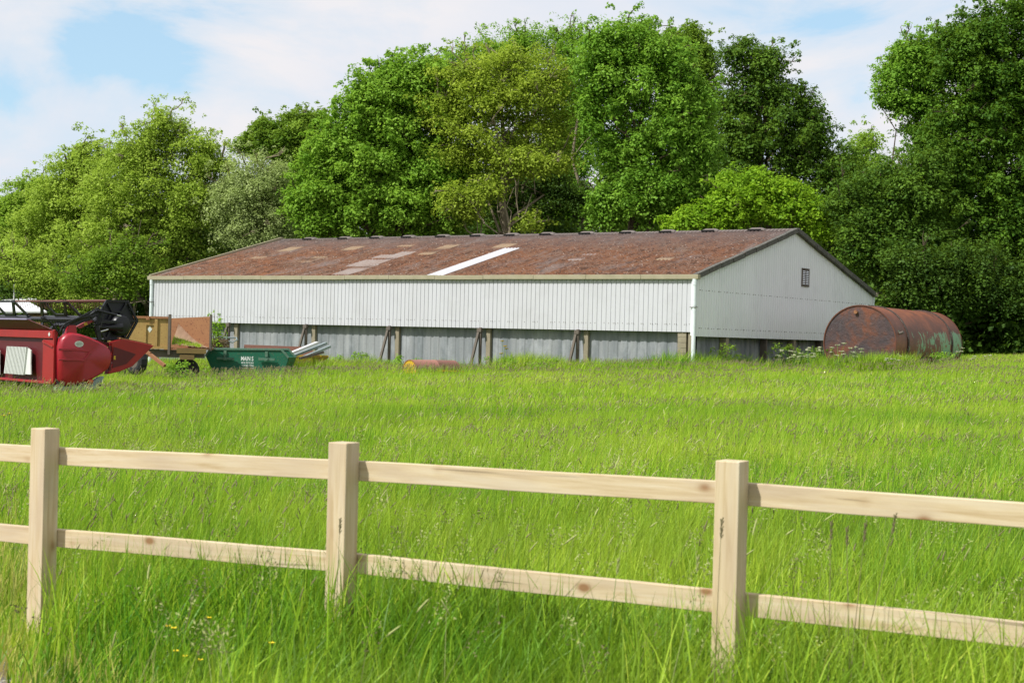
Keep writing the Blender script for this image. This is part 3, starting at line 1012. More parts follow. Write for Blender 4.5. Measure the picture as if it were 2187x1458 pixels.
for (xa, ya_, xb, yb_, z, mt, w, lab) in secs:
    A = P(xa, ya_, z); B = P(xb, yb_, z + 1.0)
    d = B - A
    mb = MB()
    mb.beam(Vector((0, 0, 0)), d, w, .02)
    s_ = d.normalized().cross(Vector((0, 0, 1))).normalized() * (w / 2 - .01)
    upv = s_.cross(d.normalized()).normalized()
    if upv.z < 0: upv = -upv
    for sg_ in (1, -1):
        mb.beam(s_ * sg_ - upv * .04, s_ * sg_ - upv * .04 + d, .02, .07)
    o = mb.build('steel_section', M[mt], None, loc=A)
    tag(o, lab, 'scrap steel', 'scrap steel sections in the yellow skip')

# ------------------------------------------------------------------ tipping trailer, soil
TZ = 55.5
t0 = P(322, 742, TZ)
tg = G(t0.x, t0.y)
trl = thing('tipping_trailer', (t0.x, t0.y, tg), 'old tan yellow farm trailer with rusty side, its load of soil sprouting grass', 'trailer')
def tl(px, py, z=TZ):
    p = P(px, py, z); return Vector((p.x - t0.x, p.y - t0.y, p.z - tg))
A = tl(284, 740); B = tl(359, 742); zt_ = tl(320, 677).z
mb = MB(); mb.box((A.x - .9, 0, A.z), (B.x, .05, zt_)); mb.build('tailgate', M['yellow_tan'], trl)
mb = MB()
mb.box((A.x - .9, -.07, zt_ - .05), (B.x, .055, zt_ + .03)); 
mb.build('top_edge', M['rust'], trl)
mb = MB()
for px in (334,):
    x = tl(px, 700).x; mb.box((x - .05, -.06, A.z + .04), (x + .05, -.002, zt_ - .055))
mb.box((A.x - .9, -.065, A.z - .06), (B.x, -.003, A.z + .035))
mb.build('rib', M['yellow_tan'], trl)
xa, xb = tl(310, 700).x, tl(329, 700).x
mb = MB(); zc = tl(320, 694).z
for k, bx_ in enumerate((((xa, zc), (xb, zc + .05)), ((xa, A.z + .05), (xa + .05, zc)), ((xb, A.z + .05), (xb + .05, zc + .05)))):
    mb.box((bx_[0][0], -.04 - .002 * k, bx_[0][1]), (bx_[1][0], -.002, bx_[1][1]))
mb.build('hatch_frame', M['yellow_tan'], trl)
c = tl(320, 703)
mb = MB(); mb.prism([(c.x - .085, -.002, c.z), (c.x, -.002, c.z - .115), (c.x + .085, -.002, c.z), (c.x, -.002, c.z + .115)], (0, -.006, 0)); mb.build('warning_sign', M['sticker'], trl)
mb = MB(); mb.box((B.x, -.08, tl(359, 757).z), (B.x + .08, .08, tl(359, 671).z)); mb.build('corner_post', M['steel_dark'], trl)
# hinge
mb = MB(); hx = tl(317, 678).x; mb.box((hx - .06, -.11, zt_ - .10), (hx + .06, -.072, zt_ + .02)); mb.build('hinge', M['rust'], trl)
C0 = tl(352, 680, TZ + 1.4); C1 = tl(449, 676, TZ + .6)
mb = MB(); mb.prism([(C0.x, 1.4, A.z - .1), (C1.x, .6, A.z - .05), (C1.x, .6, C1.z), (C0.x, 1.4, C0.z)], (.02, .045, 0)); mb.build('side_panel', M['rust'], trl)
mb = MB(); mb.box((C1.x, .52, A.z - .1), (C1.x + .06, .7, tl(449, 672).z)); mb.build('corner_post', M['steel_dark'], trl)
F0 = tl(361, 742); F1 = tl(441, 742)
mb = MB(); mb.box((F0.x + .06, -.02, F0.z - .05), (F1.x, 1.3, F0.z)); mb.build('floor_plate', M['rust'], trl)
mb = MB(); mb.box((tl(378, 745).x, -.06, tl(378, 754).z), (F1.x + .0, -.025, tl(378, 743).z)); mb.box((tl(385, 745).x, -.08, tl(378, 767).z), (tl(416, 745).x, -.03, tl(378, 757).z)); mb.build('chassis_rail', M['chassis'], trl)
mb = MB(); mb.box((A.x - .9, .1, A.z - .35), (F1.x - .1, .25, A.z - .08)); mb.build('chassis_beam', M['steel_dark'], trl)
for x in (A.x - .2, F1.x - .8):
    mb = MB(); mb.tube([(x, .35, .42), (x, .65, .42)], .45, 20); mb.build('wheel', M['rubber'], trl)
# soil heap
mb = MB(); nx, ny = 26, 10; vs = []
for j in range(ny):
    for i in range(nx):
        u = i / (nx - 1); v = j / (ny - 1)
        x = F0.x + .08 + (F1.x - F0.x - .12) * u; y = .02 + 1.15 * v
        h = (.85 * (1 - u) ** 1.1 * (.12 + .88 * v)) + .03 * random.random()
        vs.append((x, y, F0.z + .01 + max(.01, h)))
mb.add(vs, [(j * nx + i, j * nx + i + 1, (j + 1) * nx + i + 1, (j + 1) * nx + i) for j in range(ny - 1) for i in range(nx - 1)])
so = mb.build('soil_heap', M['soil'], None, smooth=True, loc=(t0.x, t0.y, tg)); tag(so, 'sloping heap of brown soil lying in the open trailer', 'soil heap')
SOIL = (t0, tg, F0, F1)

# rusty drawbar frame and lone tyre in front of the trailer
a = P(300, 741, 53); b = P(352, 781, 52.3); c = P(305, 757, 52.6)
dr = thing('rusty_drawbar', (a.x, a.y, a.z), 'rusty steel drawbar sloping down into the grass beside the red header', 'drawbar')
mb = MB(); mb.beam((0, 0, 0), b - a, .10, .10); mb.build('bar', M['rust'], dr)
mb = MB(); mb.beam((-.35, 0, -.1), P(322, 755, 52.7) - a, .09, .09); mb.build('strut', M['rust'], dr)
w = P(291, 772, 52.0)
ty = thing('old_tyre', (w.x, w.y, w.z), 'worn black tractor tyre half sunk in the grass behind the header', 'tyre', math.radians(-35))
mb = MB(); n = 30; vs = []; fs = []
prof = [(-.14, .22), (-.16, .32), (-.13, .40), (-.05, .43), (.05, .43), (.13, .40), (.16, .32), (.14, .22)]
for k in range(n):
    t = 2 * PI * k / n
    for (yy, r) in prof: vs.append((math.cos(t) * (r + (.012 if k % 2 and r > .35 else 0)), yy, math.sin(t) * (r + (.012 if k % 2 and r > .35 else 0))))
m_ = len(prof)
for k in range(n):
    for j in range(m_):
        fs.append((k * m_ + j, k * m_ + (j + 1) % m_, ((k + 1) % n) * m_ + (j + 1) % m_, ((k + 1) % n) * m_ + j))
mb.add(vs, fs); mb.build('tread', M['rubber'], ty)
mb = MB(); mb.tube([(0, -.1, 0), (0, .1, 0)], .22, 24); mb.build('rim', M['steel_dark'], ty)

# ------------------------------------------------------------------ combine header
HZ = 39.0
H0 = P(119, 820, HZ)
hg = G(H0.x, H0.y)
HA = math.atan2(-.766, .643)
hd = thing('combine_header', (H0.x, H0.y, hg), 'red combine harvester header with black hexagonal reel parked in the long grass', 'harvester header', HA)
def h_local(p):
    dx, dy = p.x - H0.x, p.y - H0.y; c_, s_ = math.cos(HA), math.sin(HA)
    return Vector((c_ * dx + s_ * dy, -s_ * dx + c_ * dy, p.z - hg))
ENDN = Vector((math.cos(HA), math.sin(HA), 0)); REARN = Vector((math.sin(HA), -math.cos(HA), 0))
def he(cx, cy, x=0.0):
    """photo crop coordinates -> header frame, on the plane local x = x (its right end)"""
    px = cx * 500 / 2187; py = 580 + cy * 500 / 2187
    q = h_local(hit_plane(px, py, Vector((H0.x, H0.y, 0)) + ENDN * x, ENDN)); q.x = x; return q
def hr(cx, cy, y=0.0):
    px = cx * 500 / 2187; py = 580 + cy * 500 / 2187
    q = h_local(hit_plane(px, py, Vector((H0.x, H0.y, 0)) - REARN * y, REARN)); q.y = y; return q
HL = 6.0
# rounded end shield
ol = [(530, 1000), (528, 700), (545, 625), (590, 580), (640, 568), (720, 580), (800, 605), (900, 650), (970, 690), (1005, 735), (1018, 790), (1010, 850), (985, 905), (930, 950), (840, 1000), (740, 1040), (640, 1062), (590, 1060), (560, 1040)]
mb = MB()
big = [he(*c, x=.02) for c in ol]
cen = sum(big, Vector()) / len(big)
lay = [(0.0, 1.0), (.13, 1.0), (.20, .965), (.235, .90)]
vs = []; fs = []
for x, s_ in lay:
    for q in big: vs.append((x + .02, cen.y + (q.y - cen.y) * s_, cen.z + (q.z - cen.z) * s_))
n = len(big)
for j in range(len(lay) - 1):
    for k in range(n): fs.append((j * n + k, j * n + (k + 1) % n, (j + 1) * n + (k + 1) % n, (j + 1) * n + k))
# dished middle with a pressed crease
vs2 = []
fs.append(tuple(range(n))[::-1])
cidx = len(vs); vs.append((.262, cen.y, cen.z))
top = 3 * n
for k in range(n): fs.append((top + k, top + (k + 1) % n, cidx))
mb.add(vs, fs); sh = mb.build('end_shield', M['red'], hd, smooth=True)
# pressed groove: wedge shaped recess modelled as a raised lip
mb = MB(); X = .255
g_ = [he(c[0], c[1], X) for c in ((545, 715), (700, 715), (830, 735), (825, 750), (690, 740), (545, 738))]
mb.prism(g_, (.022, 0, 0))
g_ = [he(c[0], c[1], X) for c in ((545, 815), (700, 808), (780, 820), (835, 745), (850, 755), (790, 838), (700, 832), (545, 830))]
mb.prism(g_, (.03, 0, 0))
mb.build('pressed_rib', M['red'], sh, bevel=.008)
c = he(738, 675, .262); mb = MB(); vs = []; n = 28
for k in range(n):
    t = 2 * PI * k / n; vs.append((0, math.cos(t) * .115, math.sin(t) * .075))
mb.prism([(0, a_[1], a_[2]) for a_ in vs], (.012, 0, 0)); st = mb.build('oval_sticker', M['sticker'], hd, loc=(.262, c.y, c.z))
mb = MB()
for dz in (.035, .0, -.035):
    w_ = .085 if dz == 0 else .06
    x = -w_
    while x < w_:
        l = random.uniform(.008, .018); mb.box((.0125, x, dz - .008), (.0145, x + l, dz + .008)); x += l + .006
mb.build('sticker_print', M['sticker_text'], st)
# divider snout
mb = MB()
sn = [(1000, 660), (1060, 640), (1115, 630), (1250, 655), (1400, 690), (1345, 740), (1200, 880), (1080, 930), (970, 955), (985, 900), (1015, 840), (1015, 760)]
mb.prism([he(*c, x=-.12) for c in sn], (.24, 0, 0)); mb.build('crop_divider', M['red_bright'], hd, bevel=.015)
mb = MB(); mb.prism([he(*c, x=.125) for c in ((1060, 700), (1270, 770), (1180, 860), (1050, 900))], (.008, 0, 0)); mb.build('divider_panel', M['red_dark'], hd)
mb = MB(); A = he(1110, 628, 0); B = he(1400, 688, 0); mb.beam(A + Vector((0, 0, .02)), B + Vector((0, 0, .02)), .20, .035); mb.build('divider_cap', M['rust'], hd)
mb = MB(); mb.box((.135, he(1040, 800).y, he(1040, 820).z), (.141, he(1058, 800).y, he(1040, 785).z)); mb.build('warning_sticker', M['yellow'], hd)
mb = MB(); A = he(1025, 690, .13); B = he(1025, 920, .13); mb.beam(A, B, .05, .06); mb.build('shield_bracket', M['red_dark'], hd)
# rear wall
Z = lambda cy, cx=300: hr(cx, cy).z
zb_ = hr(400, 1015).z; zm = hr(400, 620).z; zt1 = hr(400, 550).z; zt2 = hr(400, 450).z
mb = MB(); mb.box((-HL, 0, zb_), (-.02, .05, zm)); mb.build('rear_panel', M['red_dark'], hd)
mb = MB(); mb.box((-HL, -.09, zm), (-.05, .05, zt1)); mb.build('rear_beam', M['red_bright'], hd, bevel=.01)
mb = MB()
xr = hr(350, 450).x
mb.add([(-HL, -.04, zt1 + .002), (-.06, -.04, zt1 + .002), (xr, -.26, zt2), (-HL, -.26, zt2), (-HL, .0, zt1 + .002), (-.06, .0, zt1 + .002), (xr, -.22, zt2), (-HL, -.22, zt2)], [(0, 1, 2, 3), (4, 5, 6, 7), (0, 1, 5, 4), (2, 3, 7, 6), (1, 2, 6, 5)])
mb.build('upper_hood', M['red_dark'], hd)  # shade of the downward-facing hood is put into this darker red
mb = MB(); mb.beam((-HL, -.23, zt2 + .01), (xr, -.23, zt2 + .01), .12, .03); mb.build('hood_edge', plain('lavender_grey_paint', (.30, .26, .38), .4), hd)
mb = MB(); xa = hr(415, 800).x; xb_ = hr(515, 800).x
mb.box((xa, -.05, zb_), (xb_, -.002, zm - .02)); mb.build('rear_post', M['red_bright'], hd, bevel=.008)
mb = MB(); mb.box((xb_ + .002, -.07, zb_ - .05), (-.01, .0, zt1 + .03)); mb.build('end_post', M['red_bright'], hd, bevel=.01)
mb = MB(); mb.box((-HL, -.12, zb_ - .07), (-.05, .04, zb_ - .004)); mb.build('lower_beam', M['red'], hd, bevel=.01)
mb = MB(); mb.box((-HL, .0, zb_ - .12), (.0, 1.3, zb_ - .072)); mb.build('floor_plate', M['steel_dark'], hd)
mb = MB(); mb.beam(hr(405, 650, -.06), hr(500, 700, -.06), .06, .05); mb.build('stay', M['red_bright'], hd)
c = hr(460, 585, -.094); mb = MB(); mb.prism([c + Vector((-.06, 0, 0)), c + Vector((0, 0, -.06)), c + Vector((.06, 0, 0)), c + Vector((0, 0, .06))], (0, -.004, 0)); mb.build('warning_sticker', M['sticker'], hd)
# white finned guards hung on the rear
for x0c, x1c in ((95, 305), (-240, 12)):
    A = hr(x0c, 705, -.10); B = hr(x1c, 960, -.10)
    mb = MB(); w_ = B.x - A.x; nfin = 14
    zt_, zb2 = A.z, B.z
    for k in range(nfin):
        xx = A.x + w_ * .80 * k / (nfin - 1)
        mb.beam((xx, -.15, zt_ + .02), (xx - .05, -.19, zb2 - .02), w_ * .040, .05)
    bk = MB(); bk.add([(A.x, -.10, zt_ + .0), (A.x + w_ * .8, -.10, zt_), (A.x + w_ * .8 - .05, -.14, zb2), (A.x - .05, -.14, zb2)], [(0, 1, 2, 3)])
    mb.add([(A.x + w_ * .82, -.13, zt_), (B.x - .08, -.13, zt_ - .06), (B.x - .03, -.15, zb2 + .25), (B.x + .04, -.17, zb2), (A.x + w_ * .79, -.17, zb2), (A.x + w_ * .82, -.10, zt_), (B.x - .08, -.10, zt_ - .06), (B.x - .03, -.12, zb2 + .25), (B.x + .04, -.14, zb2), (A.x + w_ * .79, -.14, zb2)], [(0, 1, 2, 3, 4), (5, 6, 7, 8, 9), (0, 1, 6, 5), (1, 2, 7, 6), (2, 3, 8, 7), (3, 4, 9, 8), (4, 0, 5, 9)])
    o = mb.build('finned_guard', M['white_plastic'], hd); solid(bk.build('guard_gap_shade', M['steel_dark'], o), .012)  # dark backing sheet colours in the shade of the gaps between fins
# skid and lamp below the shield
mb = MB(); mb.prism([he(*c, x=.0) for c in ((500, 1075), (800, 1060), (900, 985), (950, 975), (940, 1010), (880, 1085), (820, 1105), (500, 1105))], (.14, 0, 0)); mb.build('skid_plate', M['galv'], hd)
c = he(840, 1035, .20)
mb = MB(); mb.tube([c + Vector((-.05, 0, -.05)), c + Vector((-.03, 0, .0)), c + Vector((0.02, 0, .06)), c + Vector((.03, 0, .085))], [.03, .085, .08, .03], 14); mb.build('orange_lamp', M['amber'], hd, smooth=True)
# reel
RC = he(1090, 455, -.30); RR = .575
reel = bpy.data.objects.new('reel', None); COL.objects.link(reel); reel.parent = hd; reel.location = RC
def hexpt(k, r, x=0): t = PI / 3 * k; return Vector((x, math.cos(t) * r, math.sin(t) * r))
mb = MB()
for k in range(6): mb.beam(hexpt(k, RR), hexpt(k + 1, RR), .05, .07, up=(1, 0, 0))
for k in (0, 1, 2, 3, 4, 5): mb.beam((.0, 0, 0), hexpt(k, RR - .02), .045, .045, up=(1, 0, 0))
for k in range(6): mb.beam(hexpt(k, RR * .45, .004), hexpt(k + 1, RR * .45, .004), .035, .04, up=(1, 0, 0))
mb.build('end_spider', M['black'], reel)
mb = MB(); mb.prism([hexpt(k, RR - .03, -.05) for k in range(6)], (-.02, 0, 0)); mb.build('end_disc', M['black_panel'], reel)
mb = MB(); c = he(1160, 500, 0) - RC; c.x = .04
mb.tube([c, c + Vector((.10, 0, 0)), c + Vector((.16, 0, 0)), c + Vector((.185, 0, 0))], [.27, .27, .22, .08], 26); mb.build('drive_cover', M['black'], reel, smooth=True)
mb = MB(); A = he(960, 520, 0) - RC; A.x = .10; mb.tube([A, c + Vector((.1, 0, -.05))], [.05, .14], 12); mb.build('drive_motor', M['black'], reel, smooth=True)
mb = MB(); mb.tube([(-HL + .2, 0, 0), (.1, 0, 0)], .075, 14); mb.build('centre_tube', M['black'], reel, smooth=True)
M['bat'] = weathered('brownish_red_bar', (.17, .06, .045), (.09, .04, .03), 6, .5, .5)
for k in range(6):
    p = hexpt(k, RR)
    mb = MB(); mb.tube([(-HL + .2, p.y, p.z), (-.02, p.y, p.z)], .026, 8)
    x = -HL + .3
    while x < -.1:
        mb.tube([(x, p.y, p.z - .02), (x, p.y + .06, p.z - .20)], .006, 4, cap=False); x += .16
    mb.build('tine_bar', M['bat'] if k in (1, 2) else M['black'], reel)
# V-shaped spiders along the reel: plates between bars and centre
xc0 = hr(592, 300, RC.y).x - RC.x; xc1 = hr(118, 300, RC.y).x - RC.x
hw = (hr(770, 400, RC.y).x - hr(410, 400, RC.y).x) / 2
for q_ in range(2):
    xc = (xc0, xc1)[q_]
    mb = MB()
    for k in (0, 2, 4):
        p = hexpt(k, 1.0); rad = lambda x, r: Vector((x, p.y * r, p.z * r)); up_ = (0, -p.z, p.y)
        for sgn in (-1, 1):
            mb.beam(rad(xc + sgn * hw, .12), rad(xc + sgn * hw * .62, RR), .125, .03, up=up_)
            mb.beam(rad(xc + sgn * hw * .58, RR), rad(xc + sgn * hw * .25, .13), .125, .03, up=up_)
        mb.beam(rad(xc - hw * .3, .13), rad(xc + hw * .3, .13), .10, .03, up=up_)
        mb.beam(rad(xc - hw * .7, RR - .01), rad(xc + hw * .7, RR - .01), .04, .05)
    mb.tube([(xc - hw * 1.02, 0, 0), (xc + hw * 1.02, 0, 0)], .11, 12)
    mb.build('spider', M['black'], reel)
# lift arm, ram, hoses
mb = MB(); A = he(560, 520, -.12); B = he(840, 430, -.12); C_ = he(930, 350, -.12); D_ = he(900, 500, -.12); E_ = he(930, 640, -.12)
mb.beam(A, B, .09, .12); mb.beam(B, C_, .10, .13); mb.beam(C_, D_, .10, .12); mb.beam(D_, E_, .08, .11)
mb.beam(he(880, 470, -.12), he(1090, 470, -.1), .08, .08)
mb.build('lift_arm', M['black'], hd, bevel=.012)
mb = MB(); mb.tube([he(640, 480, .0), he(830, 400, .0)], .045, 12); mb.tube([he(900, 360, .06), he(1090, 405, .10)], .028, 10); mb.build('ram_cylinder', M['black'], hd, smooth=True)
mb = MB(); mb.tube([he(1050, 395, .10), he(1130, 415, .11)], .018, 10); mb.tube([he(940, 560, .08), he(1010, 540, .08)], .02, 10); mb.build('ram_rod', M['chrome'], hd, smooth=True)
def bez(a, b, c, d, n=12):
    return [a * (1 - t) ** 3 + b * 3 * t * (1 - t) ** 2 + c * 3 * t * t * (1 - t) + d * t ** 3 for t in [i / n for i in range(n + 1)]]
for pts in ([(380, 430), (430, 400), (520, 540), (540, 560)], [(385, 440), (470, 440), (500, 500), (560, 590)], [(560, 560), (600, 420), (760, 470), (880, 380)], [(590, 570), (640, 440), (780, 420), (930, 330)], [(930, 330), (1000, 280), (960, 460), (940, 520)], [(600, 520), (680, 400), (820, 440), (920, 400)]):
    q = [he(*c, x=.05) for c in pts]
    mb = MB(); mb.tube(bez(*q), .017, 7); mb.build('hydraulic_hose', M['hose'], hd, smooth=True)
mb = MB(); mb.prism([he(*c, x=-.05) for c in ((600, 580), (625, 500), (690, 500), (700, 580))], (.12, 0, 0)); mb.prism([he(*c, x=-.25) for c in ((700, 515), (830, 445), (860, 465), (740, 530))], (.08, 0, 0)); mb.build('arm_bracket', M['red'], hd)
mb = MB(); mb.prism([he(*c, x=-.165) for c in ((780, 480), (810, 472), (820, 495), (790, 505))], (.006, 0, 0)); mb.build('warning_sticker', M['yellow'], hd)
mb = MB(); mb.prism([he(*c, x=-.2) for c in ((560, 600), (900, 640), (1050, 690), (1000, 700), (800, 620))], (.15, 0, 0)); mb.build('inner_side_plate', M['red_dark'], hd)
mb = MB(); mb.tube([(-HL, .75, .85), (-.1, .75, .85)], .24, 18); mb.build('auger', M['red_dark'], hd, smooth=True)

# ------------------------------------------------------------------ hurdle and twig pile by the wall
gq = P(472, 722, 61.5)
hu = thing('metal_hurdle', (gq.x, gq.y, gq.z), 'galvanised tube frame lying over the bank behind the green skip', 'hurdle')
e1 = P(505, 721, 61.8) - gq; e2 = P(497, 731, 61.3) - gq
mb = MB(); mb.tube([(0, 0, .02), e1 * .9, e1, e1 + Vector((.05, 0, -.1))], .03, 8); mb.tube([(0.1, -.3, -.06), e2, e2 + Vector((.12, .2, .1)), e1], .028, 8); mb.tube([e1 * .4, (.2, -.2, -.05)], .022, 8); mb.build('frame', M['galv'], hu, smooth=True)
tp = P(463, 733, 60.5)
mb = MB()
for k in range(420):
    x, y, z = random.uniform(-.42, .42), random.uniform(-.3, .3), random.uniform(-.25, .16)
    if (x / .45) ** 2 + (z / .24) ** 2 > 1: continue
    a_ = random.uniform(0, PI); l = random.uniform(.05, .16)
    d_ = Vector((math.cos(a_), random.uniform(-.4, .4), math.sin(a_) * .7)) * l
    p_ = Vector((x, y, z)); mb.beam(p_ - d_, p_ + d_, .014, .012)
tag(mb.build('twig_pile', M['twigs'], None, loc=tp), 'tangled brown pile of dry twigs between the rusty trailer side and the hurdle', 'twig pile')

# ------------------------------------------------------------------ far buildings on the left
def shed(name, label, depth, px0, px1, ry_, ey_, by_, roofmat, wallmat, hip):
    a_ = P(px0, ry_, depth); b_ = P(px1, ry_, depth); e_ = P(px0, ey_, depth - 3); g_ = P(px1 + hip, ey_, depth - 3)
    gx = G(a_.x, min(depth, 110))
    t = thing(name, ((a_.x + b_.x) / 2, depth, gx), label, 'shed')
    o_ = Vector(t.location)
    mb = MB(); xs = np.arange(a_.x - 1, b_.x, .22)
    mb.add([a_ - o_ + Vector((-1, 0, 0)), b_ - o_, g_ - o_, e_ - o_ + Vector((-1, 0, 0))], [(0, 1, 2, 3)])
    r_ = mb.build('roof', roofmat, t); solid(r_, .08)
    mb = MB(); mb.box((e_.x - o_.x - .8, e_.y - o_.y + .2, -.3), (g_.x - o_.x - .2, e_.y - o_.y + .35, e_.z - o_.z - .06))
    mb.prism([(g_.x - o_.x - .35, e_.y - o_.y + .2, -.3), (g_.x - o_.x - .35, 3, -.3), (b_.x - o_.x - .3, 3, e_.z - o_.z), (b_.x - o_.x - .1, .0, b_.z - o_.z - .1), (g_.x - o_.x - .35, e_.y - o_.y + .2, e_.z - o_.z)], (.12, 0, 0))
    mb.build('wall', wallmat, t)
    return t
s1_ = shed('white_roofed_shed', 'brown walled shed with a white sheet roof, seen through the reel', 78, -80, 62, 648, 668, 700, M['white_roof'], M['timber_brown'], 38)
s2_ = shed('pale_roofed_shed', 'farther shed with a low pale grey roof behind the reel bars', 88, -90, 76, 634, 645, 700, M['white_roof'], M['timber_brown'], 4)
dkb = P(-60, 640, 96); q = P(24, 600, 96)
dt = thing('dark_timber_barn', (dkb.x, 96, G(dkb.x, 96)), 'dark boarded building at the left edge under the trees', 'building')
mb = MB(); hh = q.z - dt.location.z
mb.prism([(-3, 0, -.3), (q.x - dkb.x + .35, 0, -.3), (q.x - dkb.x + .35, 0, hh - .35), (q.x - dkb.x - .5, 0, hh + .05), (-3, 0, hh + .6)], (0, 4, 0)); mb.build('wall', M['timber_dark'], dt)
mb = MB(); mb.beam((-3, -.1, hh + .68), (q.x - dkb.x - .5, -.1, hh + .13), .3, .1); mb.beam((q.x - dkb.x - .5, -.1, hh + .13), (q.x - dkb.x + .5, -.1, hh - .36), .3, .1); mb.build('roof', M['timber_dark'], dt)
lp = P(30, 640, 84); tp_ = P(33, 598, 84)
lm = thing('lamp_post', (lp.x, 84, G(lp.x, 84)), 'thin pale lamp post with a white floodlight at the far left', 'lamp post')
hh = tp_.z - lm.location.z
mb = MB(); mb.tube([(0, 0, -.2), (0, 0, hh)], .05, 8); mb.build('pole', M['white_steel'], lm)
mb = MB(); mb.box((-.16, -.14, hh), (.2, .1, hh + .14)); mb.build('lamp_head', M['white_steel'], lm, bevel=.02)

# ================================================================== vegetation
def leaf_arrays(c, nrm, L, W, rng, fold=.18):
    n = len(c)
    nrm = nrm / (np.linalg.norm(nrm, axis=1, keepdims=True) + 1e-9)
    r = rng.normal(size=(n, 3))
    d = r - (r * nrm).sum(1, keepdims=True) * nrm
    d /= (np.linalg.norm(d, axis=1, keepdims=True) + 1e-9)
    s = np.cross(nrm, d)
    L = L[:, None]; W = W[:, None]
    v = np.empty((n, 4, 3))
    v[:, 0] = c - d * L * .5
    v[:, 1] = c + s * W * .5 + nrm * L * fold * .4
    v[:, 2] = c + d * L * .5 - nrm * L * fold
    v[:, 3] = c - s * W * .5 + nrm * L * fold * .4
    return v.reshape(-1, 3)


def unit(v): return v / (np.linalg.norm(v, axis=1, keepdims=True) + 1e-9)


def foliage(name, puffs, leaf, per, mat, rng, parent=None, loc=(0, 0, 0), shape=.62, droop=0, tone_spread=.5, up=.55):
    """puffs: array x,y,z,r. Every puff is a clump of separate leaves on a flattened shell."""
    pf = np.asarray(puffs, float)
    cnt = np.maximum(6, (per * (pf[:, 3] / .7) ** 2).astype(int))
    idx = np.repeat(np.arange(len(pf)), cnt)
    n = len(idx)
    d = unit(rng.normal(size=(n, 3)) + np.array([0, 0, .35]))
    rad = pf[idx, 3:4] * (rng.random((n, 1)) ** .45)
    off = d * rad; off[:, 2] *= shape
    # irregular outline
    wob = 1 + .35 * np.sin(off[:, 0:1] * 5 / pf[idx, 3:4] + idx[:, None]) * np.cos(off[:, 1:2] * 4 / pf[idx, 3:4] + idx[:, None] * 2)
    off *= wob
    if droop: off[:, 2] -= droop * (np.hypot(off[:, 0], off[:, 1]) / pf[idx, 3]) ** 2 * pf[idx, 3]
    c = pf[idx, :3] + off
    nr = d * .55 + np.array([0, 0, up]) + rng.normal(size=(n, 3)) * .38
    L = leaf * (.45 + 1.0 * rng.random(n) ** 1.3); W = L * (.5 + .2 * rng.random(n))
    v = leaf_arrays(c, nr, L, W, rng)
    pt = rng.random(len(pf))
    tone = np.clip(tone_spread * pt[idx] + (1 - tone_spread) * rng.random(n), 0, 1)
    me = np_mesh(name, v, np.arange(n * 4), np.full(n, 4), mat, np.repeat(tone, 4))
    o = bpy.data.objects.new(name, me); COL.objects.link(o)
    if parent: o.parent = parent
    o.location = loc
    return o


def wiggle(a, b, rng, amp, n=6):
    a = np.array(a); b = np.array(b)
    L = np.linalg.norm(b - a)
    pts = [a + (b - a) * t for t in np.linspace(0, 1, n)]
    for i in range(1, n - 1): pts[i] = pts[i] + rng.normal(size=3) * amp * L
    return [Vector(p) for p in pts]


